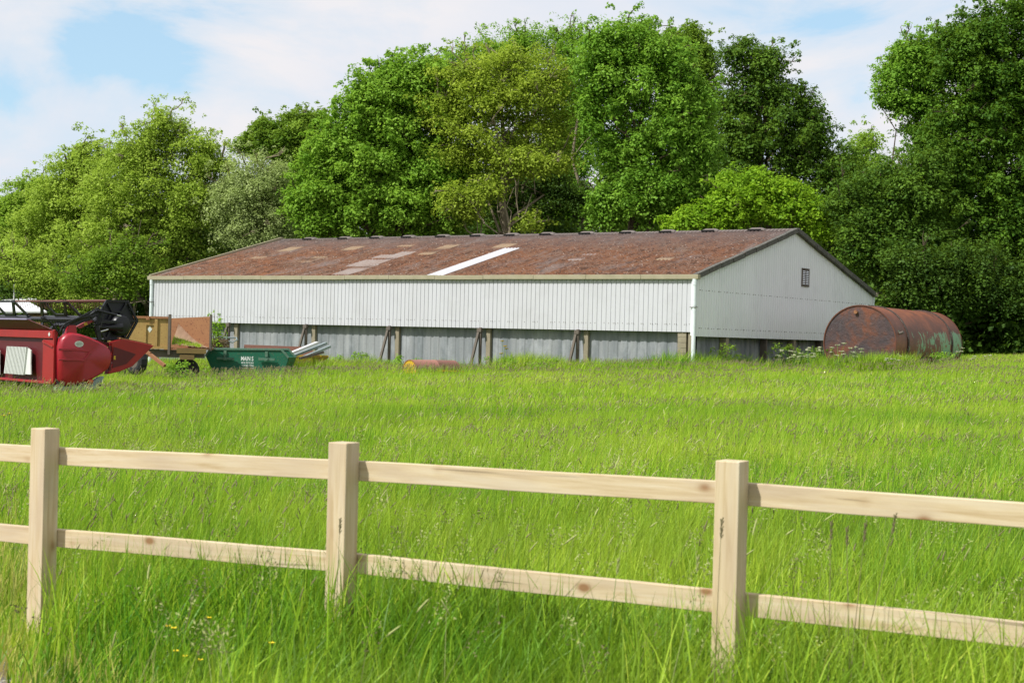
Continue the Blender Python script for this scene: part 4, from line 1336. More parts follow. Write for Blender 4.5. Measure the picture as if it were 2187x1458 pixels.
NLEAF = [0]
def tree(name, label, depth, base_px, lobes, leaf=.24, per=110, mats=None, bark='bark', seed=1, puff=(.42, 1.0), kp=2.4, trunk_r=.3, spikes=0, branches=46, droop=.25, group=None, cover=.35, tone_spread=.68, shape=.62, limb_out=.75):
    """lobes: (px, py, rx, ry[, depth shift]) in photo pixels at the tree's own depth"""
    rng = np.random.default_rng(seed)
    b = P(base_px, 740, depth); gx = G(b.x, depth)
    t = thing(name, (b.x, depth, gx), label, 'tree', group=group)
    org = np.array([b.x, depth, gx])
    puffs = []; lob3 = []
    s = depth / F
    for lb in lobes:
        px, py, rx, ry = lb[:4]; dz = lb[4] if len(lb) > 4 else 0
        c = P(px, py, depth + dz); rx_, rz_ = rx * s, ry * s; ryy = (rx_ * .5 + rz_ * .5) * .9
        c = np.array(c) - org
        lob3.append((c, rx_, ryy, rz_))
        mr = (puff[0] + puff[1]) / 2
        surf = 4 * PI * ((rx_ * rz_) ** 1.6 / 3 + (rx_ * ryy) ** 1.6 / 3 + (ryy * rz_) ** 1.6 / 3) ** (1 / 1.6)
        n = int(kp * surf / (PI * mr * mr) * .62) + 3
        d = unit(rng.normal(size=(n, 3)))
        rr = np.clip(rng.random(n) ** cover, .15, 1) * (1 + .20 * rng.normal(size=n))
        pr = puff[0] + (puff[1] - puff[0]) * rng.random(n)
        inner = np.array([max(.2, rx_ - mr * .6), max(.2, ryy - mr * .6), max(.2, rz_ - mr * .5)])
        q = c + d * rr[:, None] * inner
        puffs.append(np.concatenate([q, pr[:, None]], 1))
        # loose sprays that feather the outline
        ne = int(surf * .62) + 6
        de = unit(rng.normal(size=(ne, 3)) + np.array([0, 0, .3]))
        ex = 1.0 + .16 * np.abs(rng.normal(size=(ne, 1)))
        qe = c + de * ex * np.array([rx_, ryy, rz_]) + np.array([0, 0, .15])
        puffs.append(np.concatenate([qe, .17 + .22 * rng.random((ne, 1)) ** 1.5], 1))
        for k in range(int(spikes * rx / 40)):
            a_ = rng.uniform(-.95, .95)
            q = c + np.array([a_ * rx_, rng.uniform(-.5, .5) * ryy, rz_ * math.sqrt(max(0, 1 - a_ * a_)) + rng.uniform(.0, .55)])
            puffs.append(np.array([[q[0], q[1], q[2], rng.uniform(.16, .30)]]))
    # foliage bridging neighbouring masses, so that the crown is one body
    for i_, (c, rx_, ryy, rz_) in enumerate(lob3):
        dd = sorted((float(np.linalg.norm(c - q[0])), j_) for j_, q in enumerate(lob3) if j_ != i_)[:2]
        for d_, j_ in dd:
            c2, r2 = lob3[j_][0], (lob3[j_][1] + lob3[j_][3]) / 2
            if d_ > (rx_ + rz_) / 2 + r2 + 1.5: continue
            m_ = max(4, int(kp * 2.2 * min((rx_ + rz_) / 2, r2) ** 2 * .8))
            tt = rng.random((m_, 1)) * .6 + .2
            q = c + (c2 - c) * tt + unit(rng.normal(size=(m_, 3))) * (min((rx_ + rz_) / 2, r2) * (.55 + .5 * rng.random((m_, 1))))
            puffs.append(np.concatenate([q, (puff[0] + (puff[1] - puff[0]) * rng.random(m_))[:, None]], 1))
    puffs = np.concatenate(puffs)
    puffs = puffs[puffs[:, 2] > .6]
    o = foliage('crown', puffs, leaf * .76, per * 1.85, mats, rng, t, droop=droop, tone_spread=tone_spread, shape=shape)
    NLEAF[0] += len(o.data.polygons)
    # trunk and limbs
    mb = MB()
    lob_sorted = sorted(lob3, key=lambda l: l[0][2])
    topz = max(l[0][2] for l in lob3)
    cx = sum(l[0][0] * l[1] for l in lob3) / sum(l[1] for l in lob3)
    tp = [Vector((0, 0, -.3))]
    nseg = 9
    for k in range(1, nseg + 1):
        f = k / nseg
        tp.append(Vector((cx * f ** 1.3 + rng.normal() * .13, rng.normal() * .13, topz * 1.0 * f)))
    mb.tube(tp, [trunk_r * (1.25 if k == 0 else (1 - .9 * k / nseg)) + .02 for k in range(nseg + 1)], 9)
    limb_tips = []
    for (c, rx_, ryy, rz_) in lob3:
        f = min(.85, max(.15, (c[2] - rx_ * .8) / topz * .8))
        i = int(f * nseg)
        a_ = tp[i]
        p_ = wiggle(a_, c + np.array([0, 0, rz_ * .3]), rng, .07)
        r0 = trunk_r * (1 - .85 * f) * .6
        mb.tube(p_, [max(.02, r0 * (1 - .8 * k / 5)) for k in range(6)], 7)
        limb_tips.append((p_, r0))
    sel = rng.choice(len(puffs), min(branches, len(puffs)), replace=False)
    for k in sel:
        q = puffs[k, :3]
        # nearest limb point
        best = None
        for p_, r0 in limb_tips + [(tp, trunk_r)]:
            for pt in p_[1:]:
                dd = (Vector(q) - pt).length + max(0, pt.z - q[2]) * 1.5
                if best is None or dd < best[0]: best = (dd, pt)
        w_ = wiggle(best[1], q, rng, .08, 5)
        mb.tube(w_, [.055, .045, .034, .024, .012], 5, cap=False)
        for e in range(3):
            q2 = Vector(q) + Vector(rng.normal(size=3)) * puffs[k, 3] * .35 + Vector((0, 0, .1))
            mb.tube([w_[-2], (w_[-2] + q2) / 2 + Vector(rng.normal(size=3)) * .08, q2], [.02, .014, .006], 4, cap=False)
    mb.build('trunk', M[bark], t, smooth=True)
    return t


L = {}
L['ash'] = leafmat('ash_leaf', (0.19, 0.33, 0.03), (0.38, 0.56, 0.07), 0.46)
L['ash_olive'] = leafmat('olive_leaf', (0.24, 0.36, 0.04), (0.46, 0.6, 0.09), 0.46)
L['willow'] = leafmat('willow_leaf', (0.28, 0.36, 0.12), (0.48, 0.57, 0.22), 0.42)
L['sycamore'] = leafmat('sycamore_leaf', (0.09, 0.19, 0.016), (0.25, 0.38, 0.04), 0.4)
L['bright'] = leafmat('bright_leaf', (0.14, 0.3, 0.025), (0.33, 0.54, 0.065), 0.46)
L['gold'] = leafmat('young_gold_leaf', (0.21, 0.31, 0.03), (0.43, 0.54, 0.06), 0.44)
L['ashtall'] = leafmat('tall_ash_leaf', (0.12, 0.28, 0.025), (0.29, 0.5, 0.06), 0.44)
L['oak'] = leafmat('oak_leaf', (0.05, 0.12, 0.016), (0.15, 0.27, 0.03), 0.34)
L['maple'] = leafmat('maple_leaf', (0.15, 0.32, 0.018), (0.33, 0.52, 0.03), 0.45)
L['darkoak'] = leafmat('dark_leaf', (0.042, 0.115, 0.012), (0.14, 0.27, 0.026), 0.34)  # dark oak green, with the crown's self-shade put into the colour too
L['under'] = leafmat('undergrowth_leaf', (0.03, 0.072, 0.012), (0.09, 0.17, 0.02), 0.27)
L['grass'] = None

TG = 'trees standing behind the barn'
tree('ash_tree', 'low loose green tree farthest to the left behind the sheds', 92, 20, [(20, 460, 60, 60), (90, 410, 50, 46), (45, 430, 40, 40), (5, 540, 70, 70), (80, 500, 90, 80)], .20, 80, L['ash'], seed=3, spikes=4, kp=2.4)
tree('ash_tree', 'light green tree with thin upright top shoots, second from the left', 88, 165, [(170, 330, 34, 42), (150, 390, 66, 60), (215, 370, 60, 70), (110, 450, 75, 80), (190, 470, 90, 80), (130, 560, 90, 70), (60, 520, 60, 50)], .19, 84, L['ash_olive'], seed=4, spikes=6, kp=2.4)
tree('ash_tree', 'tallest yellow-green ash of the left hand group with an airy domed top', 85, 330, [(362, 262, 60, 50), (345, 330, 90, 66), (290, 345, 70, 60), (430, 335, 62, 50), (470, 350, 34, 34), (330, 420, 130, 90), (250, 450, 90, 90), (420, 430, 90, 80), (300, 540, 130, 90), (200, 550, 90, 80), (410, 520, 80, 70)], .19, 88, L['ash_olive'], seed=5, spikes=5, trunk_r=.28, kp=1.8, branches=90, bark='bark_pale')
tree('willow_tree', 'soft grey-green willow-like tree left of the barn ridge', 84, 545, [(545, 385, 74, 68), (490, 430, 60, 70), (590, 440, 55, 80), (530, 490, 100, 60)], .15, 130, L['willow'], seed=6, kp=2.5, droop=.5, branches=70, bark='bark_pale')
tree('sycamore_tree', 'dark umbrella-topped sycamore rising behind the grey-green willow', 100, 640, [(570, 270, 38, 22), (610, 300, 90, 40), (645, 258, 55, 26), (650, 330, 100, 60), (530, 312, 36, 22), (640, 400, 80, 70), (700, 300, 40, 60)], .24, 110, L['sycamore'], seed=7, kp=2.6, branches=60, spikes=2)
tree('lime_tree', 'broad bright green tree reaching down to the left part of the barn roof', 82, 800, [(790, 195, 62, 50), (850, 165, 60, 40), (910, 165, 70, 50), (770, 260, 60, 60), (730, 310, 70, 60), (850, 250, 110, 80), (950, 240, 70, 70), (690, 385, 62, 62), (790, 370, 110, 90), (900, 350, 100, 90), (690, 460, 70, 60), (780, 470, 100, 50), (900, 450, 110, 70), (970, 430, 60, 80), (640, 420, 34, 50)], .24, 96, L['bright'], seed=8, kp=2.5, trunk_r=.38, branches=110, spikes=3)
tree('field_maple', 'olive and gold young-leaved tree with pale branches above the middle of the barn', 81, 1090, [(1090, 150, 100, 56), (1000, 170, 80, 60), (1170, 185, 64, 66), (950, 230, 80, 70), (1060, 240, 110, 80), (1170, 265, 70, 70), (1000, 320, 90, 70), (1090, 330, 90, 55), (1190, 340, 40, 40)], .19, 74, L['gold'], seed=9, kp=1.7, bark='bark_pale', branches=170, trunk_r=.26, spikes=2)
tree('field_maple', 'small patches of golden leaves low on drooping branches over the middle roof', 79.5, 1110, [(1090, 335, 46, 20), (1110, 360, 34, 18), (1180, 352, 30, 16), (1000, 440, 70, 36), (1040, 400, 30, 16), (1140, 480, 50, 18), (960, 410, 40, 22)], .19, 66, L['gold'], seed=10, kp=1.7, bark='bark_pale', branches=70, trunk_r=.14)
tree('ash_tree', 'darker green ash with thin twigs against the sky behind the golden tree', 95, 1120, [(1050, 112, 70, 46), (1120, 95, 70, 40), (1215, 90, 60, 50), (980, 140, 60, 40), (1230, 160, 70, 60), (920, 180, 60, 40), (1130, 180, 100, 70), (1250, 250, 60, 60), (1210, 320, 50, 50)], .19, 60, L['bright'], seed=11, kp=2.3, spikes=8, branches=90)
tree('ash_tree', 'tallest bright green ash above the right half of the barn roof', 80, 1335, [(1330, 72, 70, 46), (1280, 120, 66, 55), (1370, 110, 80, 60), (1430, 140, 70, 60), (1450, 210, 80, 75), (1340, 190, 100, 80), (1270, 215, 60, 60), (1400, 280, 120, 80), (1490, 290, 55, 80), (1310, 310, 64, 70), (1400, 370, 120, 80), (1480, 370, 70, 60), (1350, 440, 100, 60), (1470, 440, 80, 60), (1290, 440, 50, 50)], .22, 96, L['ashtall'], seed=12, kp=1.9, trunk_r=.3, branches=100, droop=.45, spikes=3)
tree('sycamore_tree', 'dark crowned tree peeping out right behind the tallest ash', 98, 1470, [(1450, 85, 62, 36), (1490, 130, 44, 50), (1500, 200, 40, 60), (1500, 300, 50, 90)], .24, 100, L['sycamore'], seed=13, kp=2.5, branches=50)
tree('oak_tree', 'dark gnarled oak with an open top standing against the clouds right of centre', 90, 1590, [(1570, 115, 44, 26), (1640, 125, 60, 32), (1610, 160, 60, 34), (1580, 210, 50, 40), (1660, 200, 56, 44), (1560, 270, 50, 50), (1720, 235, 46, 40), (1640, 270, 110, 60), (1740, 290, 50, 40), (1590, 340, 80, 70), (1700, 340, 100, 70), (1550, 420, 80, 80), (1770, 400, 80, 90)], .22, 104, L['oak'], seed=14, kp=1.35, trunk_r=.5, branches=130, spikes=3)
tree('maple_tree', 'small round yellow-green maple just behind the barn ridge near the gable', 76, 1600, [(1600, 395, 50, 34), (1550, 420, 50, 40), (1660, 415, 50, 36), (1600, 445, 95, 45), (1710, 450, 50, 40), (1740, 480, 40, 30), (1530, 475, 50, 30), (1450, 484, 40, 12)], .22, 110, L['maple'], seed=15, kp=2.7, trunk_r=.16, spikes=2)
tree('ash_tree', 'feathery pale green tree rising between the oak and the big dark trees', 92, 1850, [(1845, 310, 34, 42), (1830, 370, 60, 60), (1885, 390, 60, 60), (1820, 450, 70, 70)], .20, 84, L['ash'], seed=16, kp=2.4, spikes=5)
tree('maple_tree', 'leafy green maple crown in front of the upper left of the big dark oak', 79, 1960, [(1935, 110, 44, 36), (1900, 160, 34, 40), (1965, 160, 50, 55), (1910, 215, 45, 34), (1975, 220, 50, 40), (2000, 110, 40, 50), (1990, 290, 50, 50)], .22, 96, L['ashtall'], seed=17, kp=1.6, trunk_r=.2, branches=60, spikes=2)
tree('oak_tree', 'huge dark green oak at the right, tallest of all the trees', 77, 2130, [(2090, 80, 90, 75), (2180, 50, 90, 80), (2030, 130, 70, 65), (2110, 170, 100, 80), (2050, 240, 95, 80), (2160, 220, 110, 100), (2040, 340, 100, 80), (2150, 350, 120, 110), (2240, 200, 90, 140), (2100, 460, 120, 90), (2200, 480, 100, 100), (2010, 420, 70, 70), (2260, 400, 80, 140)], .22, 104, L['darkoak'], seed=18, kp=1.8, trunk_r=.6, branches=90, spikes=2)
tree('hazel_tree', 'dense dark green tree behind the gable end of the barn', 75, 1900, [(1880, 410, 90, 70), (1960, 440, 90, 80), (1840, 490, 70, 70), (1900, 540, 80, 60), (1980, 350, 50, 50), (1820, 440, 50, 60), (2010, 520, 70, 60)], .20, 100, L['oak'], seed=19, kp=2.5, trunk_r=.16)
tree('hazel_tree', 'low spreading green tree hanging over the rusty tank', 73, 1985, [(1960, 570, 80, 55), (2050, 560, 85, 60), (2130, 600, 80, 60), (1950, 630, 60, 40), (2040, 640, 80, 45), (2180, 640, 60, 60)], .19, 90, L['under'], seed=20, kp=2.4, trunk_r=.14)
tree('holly_tree', 'very dark bushy tree standing in deep shade right of the tank', 79, 2120, [(2110, 680, 80, 60), (2190, 690, 60, 70), (2050, 690, 60, 45), (2210, 600, 60, 80)], .17, 84, L['under'], seed=21, kp=2.2, trunk_r=.12)
tree('hazel_tree', 'green bushy tree at the wood edge just left of the barn', 78, 290, [(270, 600, 50, 45), (230, 560, 60, 55), (300, 540, 55, 45), (170, 600, 55, 40)], .17, 84, L['sycamore'], seed=22, kp=2.2, trunk_r=.14)
tree('elder_tree', 'light green bushy tree between the sheds and the barn', 82, 95, [(90, 590, 70, 40), (30, 570, 60, 50), (140, 630, 50, 30), (190, 640, 40, 30)], .17, 84, L['ash_olive'], seed=23, kp=2.2, trunk_r=.12)
tree('yew_tree', 'black-green ivy clad tree in the gap behind the golden tree', 88, 1170, [(1140, 370, 70, 60), (1190, 430, 60, 60), (1060, 430, 80, 60), (1250, 440, 50, 40)], .17, 90, L['under'], seed=24, kp=2.3, trunk_r=.25)


TB = 'distant trees filling the gaps of the wood'
for i, (px, top, w_, z, mt, lab) in enumerate(((700, 360, 90, 106, 'sycamore', 'distant dark tree in the gap between willow and bright green tree'),
        (960, 300, 110, 106, 'sycamore', 'distant dark green tree behind the left part of the golden tree'), (1110, 300, 90, 107, 'ashtall', 'distant green tree behind the golden tree'),
        (1225, 200, 60, 106, 'ashtall', 'distant green tree left of the sky gap'), (1330, 330, 80, 105, 'sycamore', 'distant dark tree under the tallest ash'), (1470, 330, 80, 106, 'oak', 'distant dark tree between tallest ash and open oak'),
        (1640, 380, 110, 105, 'oak', 'distant dark tree behind the small yellow-green maple'), (1790, 400, 80, 105, 'sycamore', 'distant dark tree right of the open oak'), (1960, 330, 110, 104, 'oak', 'distant dark tree behind the hazels and tank'),
        (420, 420, 120, 104, 'ash', 'distant light tree behind the left hand ashes'), (560, 430, 80, 104, 'sycamore', 'distant tree behind the grey-green willow'), (180, 450, 110, 104, 'ash_olive', 'distant olive tree behind the far left ashes'))):
    lobes = []
    rng_ = np.random.default_rng(500 + i)
    yy = top + 45
    while yy < 640:
        f_ = min(1, .55 + (yy - top) / 300)
        lobes.append((px + rng_.normal() * 12, yy, w_ * f_, 60)); yy += 62
    tree('woodland_tree', lab, z, px, lobes, .28, 62, L[mt], seed=300 + i, kp=2.0, trunk_r=.25, branches=20, group=TB, spikes=2)


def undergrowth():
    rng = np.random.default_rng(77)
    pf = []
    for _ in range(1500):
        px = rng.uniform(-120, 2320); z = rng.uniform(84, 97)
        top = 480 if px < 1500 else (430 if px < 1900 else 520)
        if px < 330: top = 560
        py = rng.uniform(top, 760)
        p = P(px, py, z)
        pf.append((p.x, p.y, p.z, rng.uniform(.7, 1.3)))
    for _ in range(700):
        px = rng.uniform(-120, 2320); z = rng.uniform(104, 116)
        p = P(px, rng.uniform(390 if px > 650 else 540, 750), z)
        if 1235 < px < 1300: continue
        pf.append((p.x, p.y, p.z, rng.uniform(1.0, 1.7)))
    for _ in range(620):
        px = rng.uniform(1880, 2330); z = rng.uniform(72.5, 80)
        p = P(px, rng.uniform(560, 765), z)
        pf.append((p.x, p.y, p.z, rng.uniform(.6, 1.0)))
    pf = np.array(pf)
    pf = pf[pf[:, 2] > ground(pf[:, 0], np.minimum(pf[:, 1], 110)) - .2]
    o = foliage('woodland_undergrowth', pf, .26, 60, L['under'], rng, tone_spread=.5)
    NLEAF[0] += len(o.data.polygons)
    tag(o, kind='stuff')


undergrowth()

# wispy bare trunks inside the wood that show between the leaves
for (px, z, w_, lab, pyt) in ((238, 80, .20, 'straight pale brown trunk showing above the black reel', 560), (283, 79, .07, 'thin pale stem beside the left end of the barn', 540), (1255, 90, .16, 'dark leaning trunk in the sky gap left of the tallest ash', 260)):
    b = P(px, 740, z); tp2 = P(px + (6 if px != 1255 else -22), pyt, z)
    rng = np.random.default_rng(int(px))
    tt = thing('tree_stem', (b.x, z, G(b.x, z)), lab, 'tree trunk')
    mb = MB(); pts = wiggle((0, 0, -.3), (tp2.x - b.x, 0, tp2.z - tt.location.z), rng, .012, 8)
    mb.tube(pts, [w_ * (1 - .08 * k) for k in range(8)], 9)
    for k in range(6):
        s_ = pts[3 + k % 5]; e = s_ + Vector((rng.normal() * .9, rng.normal() * .5, abs(rng.normal()) * .8 + .3))
        mb.tube([s_, (s_ + e) / 2 + Vector((0, 0, .1)), e], [w_ * .3, w_ * .2, .01], 5)
    mb.build('trunk', M['bark_pale'], tt, smooth=True)

# ------------------------------------------------------------------ meadow grass
def grass_material():
    m, nt, b = new_mat('meadow_grass')
    a = nt.nodes.new('ShaderNodeAttribute'); a.attribute_name = 'tone'
    c = ramp(nt, a.outputs['Fac'], [(0, (.022, .10, .008)), (.25, (.08, .25, .012)), (.5, (.24, .46, .022)), (.76, (.43, .59, .045)), (.92, (.58, .62, .11)), (1, (.58, .46, .20))])  # low tones darkened so the colour carries self-shadow between blades
    g = nt.nodes.new('ShaderNodeNewGeometry').outputs['Position']
    f = ramp(nt, noise(nt, g, .16, 4, .6), [(.40, (0, 0, 0)), (.62, (1, 1, 1))])
    c2 = mix(nt, .5, c, (.52, .60, .07))
    c = mix(nt, f, c, c2)
    f2 = ramp(nt, noise(nt, g, .8, 4, .6), [(.50, (0, 0, 0)), (.68, (1, 1, 1))])
    c = mix(nt, math_n(nt, 'MULTIPLY', f2, .5), c, (.07, .26, .012))
    nt.links.new(c, b.inputs['Base Color'])
    b.inputs['Roughness'].default_value = .45
    b.inputs['Specular IOR Level'].default_value = .22
    t = nt.nodes.new('ShaderNodeBsdfTranslucent')
    nt.links.new(mix(nt, .2, c, (.60, .72, .03)), t.inputs[0])
    s = nt.nodes.new('ShaderNodeMixShader'); s.inputs[0].default_value = .40
    nt.links.new(b.outputs[0], s.inputs[1]); nt.links.new(t.outputs[0], s.inputs[2])
    nt.links.new(s.outputs[0], nt.nodes['Material Output'].inputs[0])
    return m
GM = grass_material()
GM_plain = plain('green_stem', (.12, .24, .04), .6)
M['seedhead'] = weathered('seed_head', (.19, .165, .075), (.11, .095, .05), 2, .5, .9, bump_s=0)
M['seedpale'] = weathered('pale_seed_head', (.33, .35, .13), (.26, .30, .10), 2, .5, .9, bump_s=0)
GRNG = np.random.default_rng(5)


def vnoise(x, y, s, seed=0):
    """smooth value noise in numpy"""
    x = x * s; y = y * s
    xi = np.floor(x).astype(int); yi = np.floor(y).astype(int); fx = x - xi; fy = y - yi
    fx = fx * fx * (3 - 2 * fx); fy = fy * fy * (3 - 2 * fy)
    def h(i, j):
        n = (i * 374761393 + j * 668265263 + seed * 1442695) & 0x7fffffff
        n = ((n ^ (n >> 13)) * 1274126177) & 0x7fffffff
        return ((n ^ (n >> 16)) & 0xffff) / 65535.0
    return (h(xi, yi) * (1 - fx) + h(xi + 1, yi) * fx) * (1 - fy) + (h(xi, yi + 1) * (1 - fx) + h(xi + 1, yi + 1) * fx) * fy


def keep_mask(x, y):
    k = edge_dist(x, y) > GRNG.normal(size=len(x)) * .05
    # not inside the barn
    dx, dy = x - O.x, y - O.y
    lx = CA * dx + SA * dy; ly = -SA * dx + CA * dy
    k &= ~((lx > -LEN) & (lx < -.2) & (ly > .28) & (ly < WID))
    # not through the fence posts
    for t_ in posts: k &= np.hypot(x - t_.x, y - t_.y) > .075
    return k


def sample_xy(n, y0, y1, margin):
    y = np.sqrt(GRNG.random(int(n * 1.15)) * (y1 ** 2 - y0 ** 2) + y0 ** 2)
    x = (GRNG.random(len(y)) * 2 - 1) * (y * .332 + margin)
    m = keep_mask(x, y)
    return x[m], y[m]


def blades(x, y, h, w, lean, tone, segs, clump_dir=None, curve=.5):
    n = len(x)
    z = ground(x, y) - .01
    az = GRNG.random(n) * 2 * PI
    # wind leans everything a little to the right and away
    ld = np.stack([np.cos(az) * lean + .14, np.sin(az) * lean + .03], 1)
    fa = GRNG.random(n) * 2 * PI
    side = np.stack([np.cos(fa), np.sin(fa), np.zeros(n)], 1)
    P0 = np.stack([x, y, z], 1)
    rows = []
    for k in range(segs + 1):
        t = k / segs
        bend = t ** 1.9
        c = P0 + np.stack([ld[:, 0] * h * bend, ld[:, 1] * h * bend, h * t * (1 - .22 * curve * t * np.minimum(1, np.hypot(ld[:, 0], ld[:, 1]) * 2.5))], 1)
        if k == segs:
            rows.append(c[:, None, :])
        else:
            ww = (w * (1 - .75 * t ** 1.5) * .5)[:, None]
            rows.append(np.stack([c - side * ww, c + side * ww], 1))
    v = np.concatenate(rows, 1)                     # n, 2*segs+1, 3
    nv = 2 * segs + 1
    loc = []
    sizes = []
    for k in range(segs - 1): loc += [2 * k, 2 * k + 1, 2 * k + 3, 2 * k + 2]; sizes.append(4)
    loc += [2 * segs - 2, 2 * segs - 1, 2 * segs]; sizes.append(3)
    f = (np.arange(n)[:, None] * nv + np.array(loc)[None]).ravel()
    return v.reshape(-1, 3), f, np.tile(sizes, n), np.repeat(tone, nv)


def emit_grass(name, parts, mat):
    V = []; Fc = []; S = []; T = []; o_ = 0
    for v, f, s, t in parts:
        V.append(v); Fc.append(f + o_); S.append(s); T.append(t); o_ += len(v)
    me = np_mesh(name, np.concatenate(V), np.concatenate(Fc), np.concatenate(S), mat, np.concatenate(T))
    o = bpy.data.objects.new(name, me); COL.objects.link(o)
    print(name, len(me.polygons))
    return tag(o, kind='stuff')


def height_field(x, y):
    h = .30 + .16 * vnoise(x, y, .45, 3) + .10 * vnoise(x, y, 1.7, 4)
    h = h * np.where((x > -17) & (x < -7.5) & (y > 31) & (y < 40.5), .62, 1.0)
    h = h * np.where((x > -12.6) & (x < -5.5) & (y > 49) & (y < 57.2), .58, 1.0)
    h = h * np.where((x > -5) & (x < -1.2) & (y > 49) & (y < 60), .88, 1.0)
    return h


def tones(x, y, base=.42):
    return np.clip(base + .30 * (vnoise(x, y, .9, 9) - .5) + .22 * (vnoise(x, y, .22, 19) - .5) + GRNG.normal(size=len(x)) * .24, 0, 1)


parts = []
# foreground
x, y = sample_xy(125000, 4.6, 12.5, 1.0)
vg = edge_dist(x, y)
h = height_field(x, y) * (.75 + .55 * GRNG.random(len(x)))
verge = np.clip(.5 + vg * 1.2, .25, 1)
h *= verge * np.where(y < 8.2, .84, 1.0)
near = y < 7.6
dry = (np.clip(.5 - edge_dist(x, y), 0, 1) > GRNG.random(len(x)) * .8)
TN = np.where(dry, .93 + .07 * GRNG.random(len(x)), tones(x, y, .33))
parts.append(blades(x, y, h, .004 + .007 * GRNG.random(len(x)), .10 + .26 * GRNG.random(len(x)), TN, 3))
# broad lush blades round the fence
x, y = sample_xy(13000, 5.0, 8.5, .5)
h = height_field(x, y) * (.72 + .5 * GRNG.random(len(x))) * np.clip(.5 + edge_dist(x, y) * 1.2, .25, 1)
parts.append(blades(x, y, h, .009 + .010 * GRNG.random(len(x)), .12 + .35 * GRNG.random(len(x)), tones(x, y, .28), 4, curve=.9))
x = GRNG.uniform(-2.2, 2.4, 7500); y = 6.98 - (x + .746) * .577 - np.abs(GRNG.normal(size=7500)) * .45 + .25
k_ = keep_mask(x, y) & (y > 4.9); x, y = x[k_], y[k_]
h = (.50 + .36 * GRNG.random(len(x))) * (.70 + .5 * vnoise(x, y, 1.6, 77)) * np.clip(.80 + (x + 2) * .10, .7, 1.25)
parts.append(blades(x, y, h, .005 + .007 * GRNG.random(len(x)), .10 + .45 * GRNG.random(len(x)), tones(x, y, .40), 4, curve=.9))
emit_grass('foreground_grass', parts, GM)
parts = []
x, y = sample_xy(200000, 12.5, 29, 1.6)
h = height_field(x, y) * (.75 + .5 * GRNG.random(len(x)))
parts.append(blades(x, y, h, .008 + .007 * GRNG.random(len(x)), .10 + .22 * GRNG.random(len(x)), tones(x, y, .5), 2))
x, y = sample_xy(300000, 29, 74, 3)
h = (height_field(x, y) * (.7 + .45 * GRNG.random(len(x)))) * .85
parts.append(blades(x, y, h, .018 + .016 * GRNG.random(len(x)), .12 + .22 * GRNG.random(len(x)), tones(x, y, .6), 2))
emit_grass('meadow_grass', parts, GM)

# rough, taller weeds and grass along the walls and round the machinery
def barn_xy(lx, ly): return O.x + CA * lx - SA * ly, O.y + SA * lx + CA * ly
lx = -GRNG.random(22000) * (LEN + 4) + 2; ly = -np.abs(GRNG.normal(size=22000)) * .8 + .1
x1, y1 = barn_xy(lx, ly)
ly2 = GRNG.random(9000) * 19; lx2 = np.abs(GRNG.normal(size=9000)) * .9 + .1
x2, y2 = barn_xy(lx2, ly2)
sx = P(540, 780, 57)
x3 = sx.x + GRNG.uniform(-3.2, 5.0, 9000); y3 = 57.8 + GRNG.uniform(1.0, 4.2, 9000)
x4 = T0.x + GRNG.uniform(-2.0, 1.5, 5000); y4 = T0.y - 1.2 + GRNG.uniform(-1.2, .6, 5000)
x = np.concatenate([x1, x2, x3, x4]); y = np.concatenate([y1, y2, y3, y4])
m_ = keep_mask(x, y); x, y = x[m_], y[m_]
dx, dy = x - O.x, y - O.y
inb = (CA * dx + SA * dy < 0) & (-SA * dx + CA * dy > .25)
x, y = x[~inb], y[~inb]
h = (.35 + .55 * vnoise(x, y, .7, 31) ** 1.5 + .15 * vnoise(x, y, 2.7, 5)) * (.6 + .7 * GRNG.random(len(x)))
emit_grass('rough_weeds', [blades(x, y, h, .016 + .02 * GRNG.random(len(x)), .15 + .3 * GRNG.random(len(x)), np.clip(tones(x, y, .38), 0, .9), 3)], GM)

# grass on the soil heap
t0_, tg_, F0_, F1_ = SOIL
n = 450; u = GRNG.random(n) ** 1.3 * .85; v_ = GRNG.random(n) * .7
hx = t0_.x + F0_.x + .08 + (F1_.x - F0_.x - .12) * u; hy = t0_.y + .02 + .5 * v_
vv, ff, ss, tt_ = blades(hx, hy, .08 + .10 * GRNG.random(n), np.full(n, .02), .3 + .3 * GRNG.random(n), np.full(n, .62), 2)
zz = tg_ + F0_.z + .85 * (1 - u) ** 1.1 * (.12 + .88 * (.43 * v_))
base_z = ground(hx, hy) - .01
vv[:, 2] += np.repeat(zz - base_z, 5)
emit_grass('heap_grass', [(vv, ff, ss, tt_)], GM)


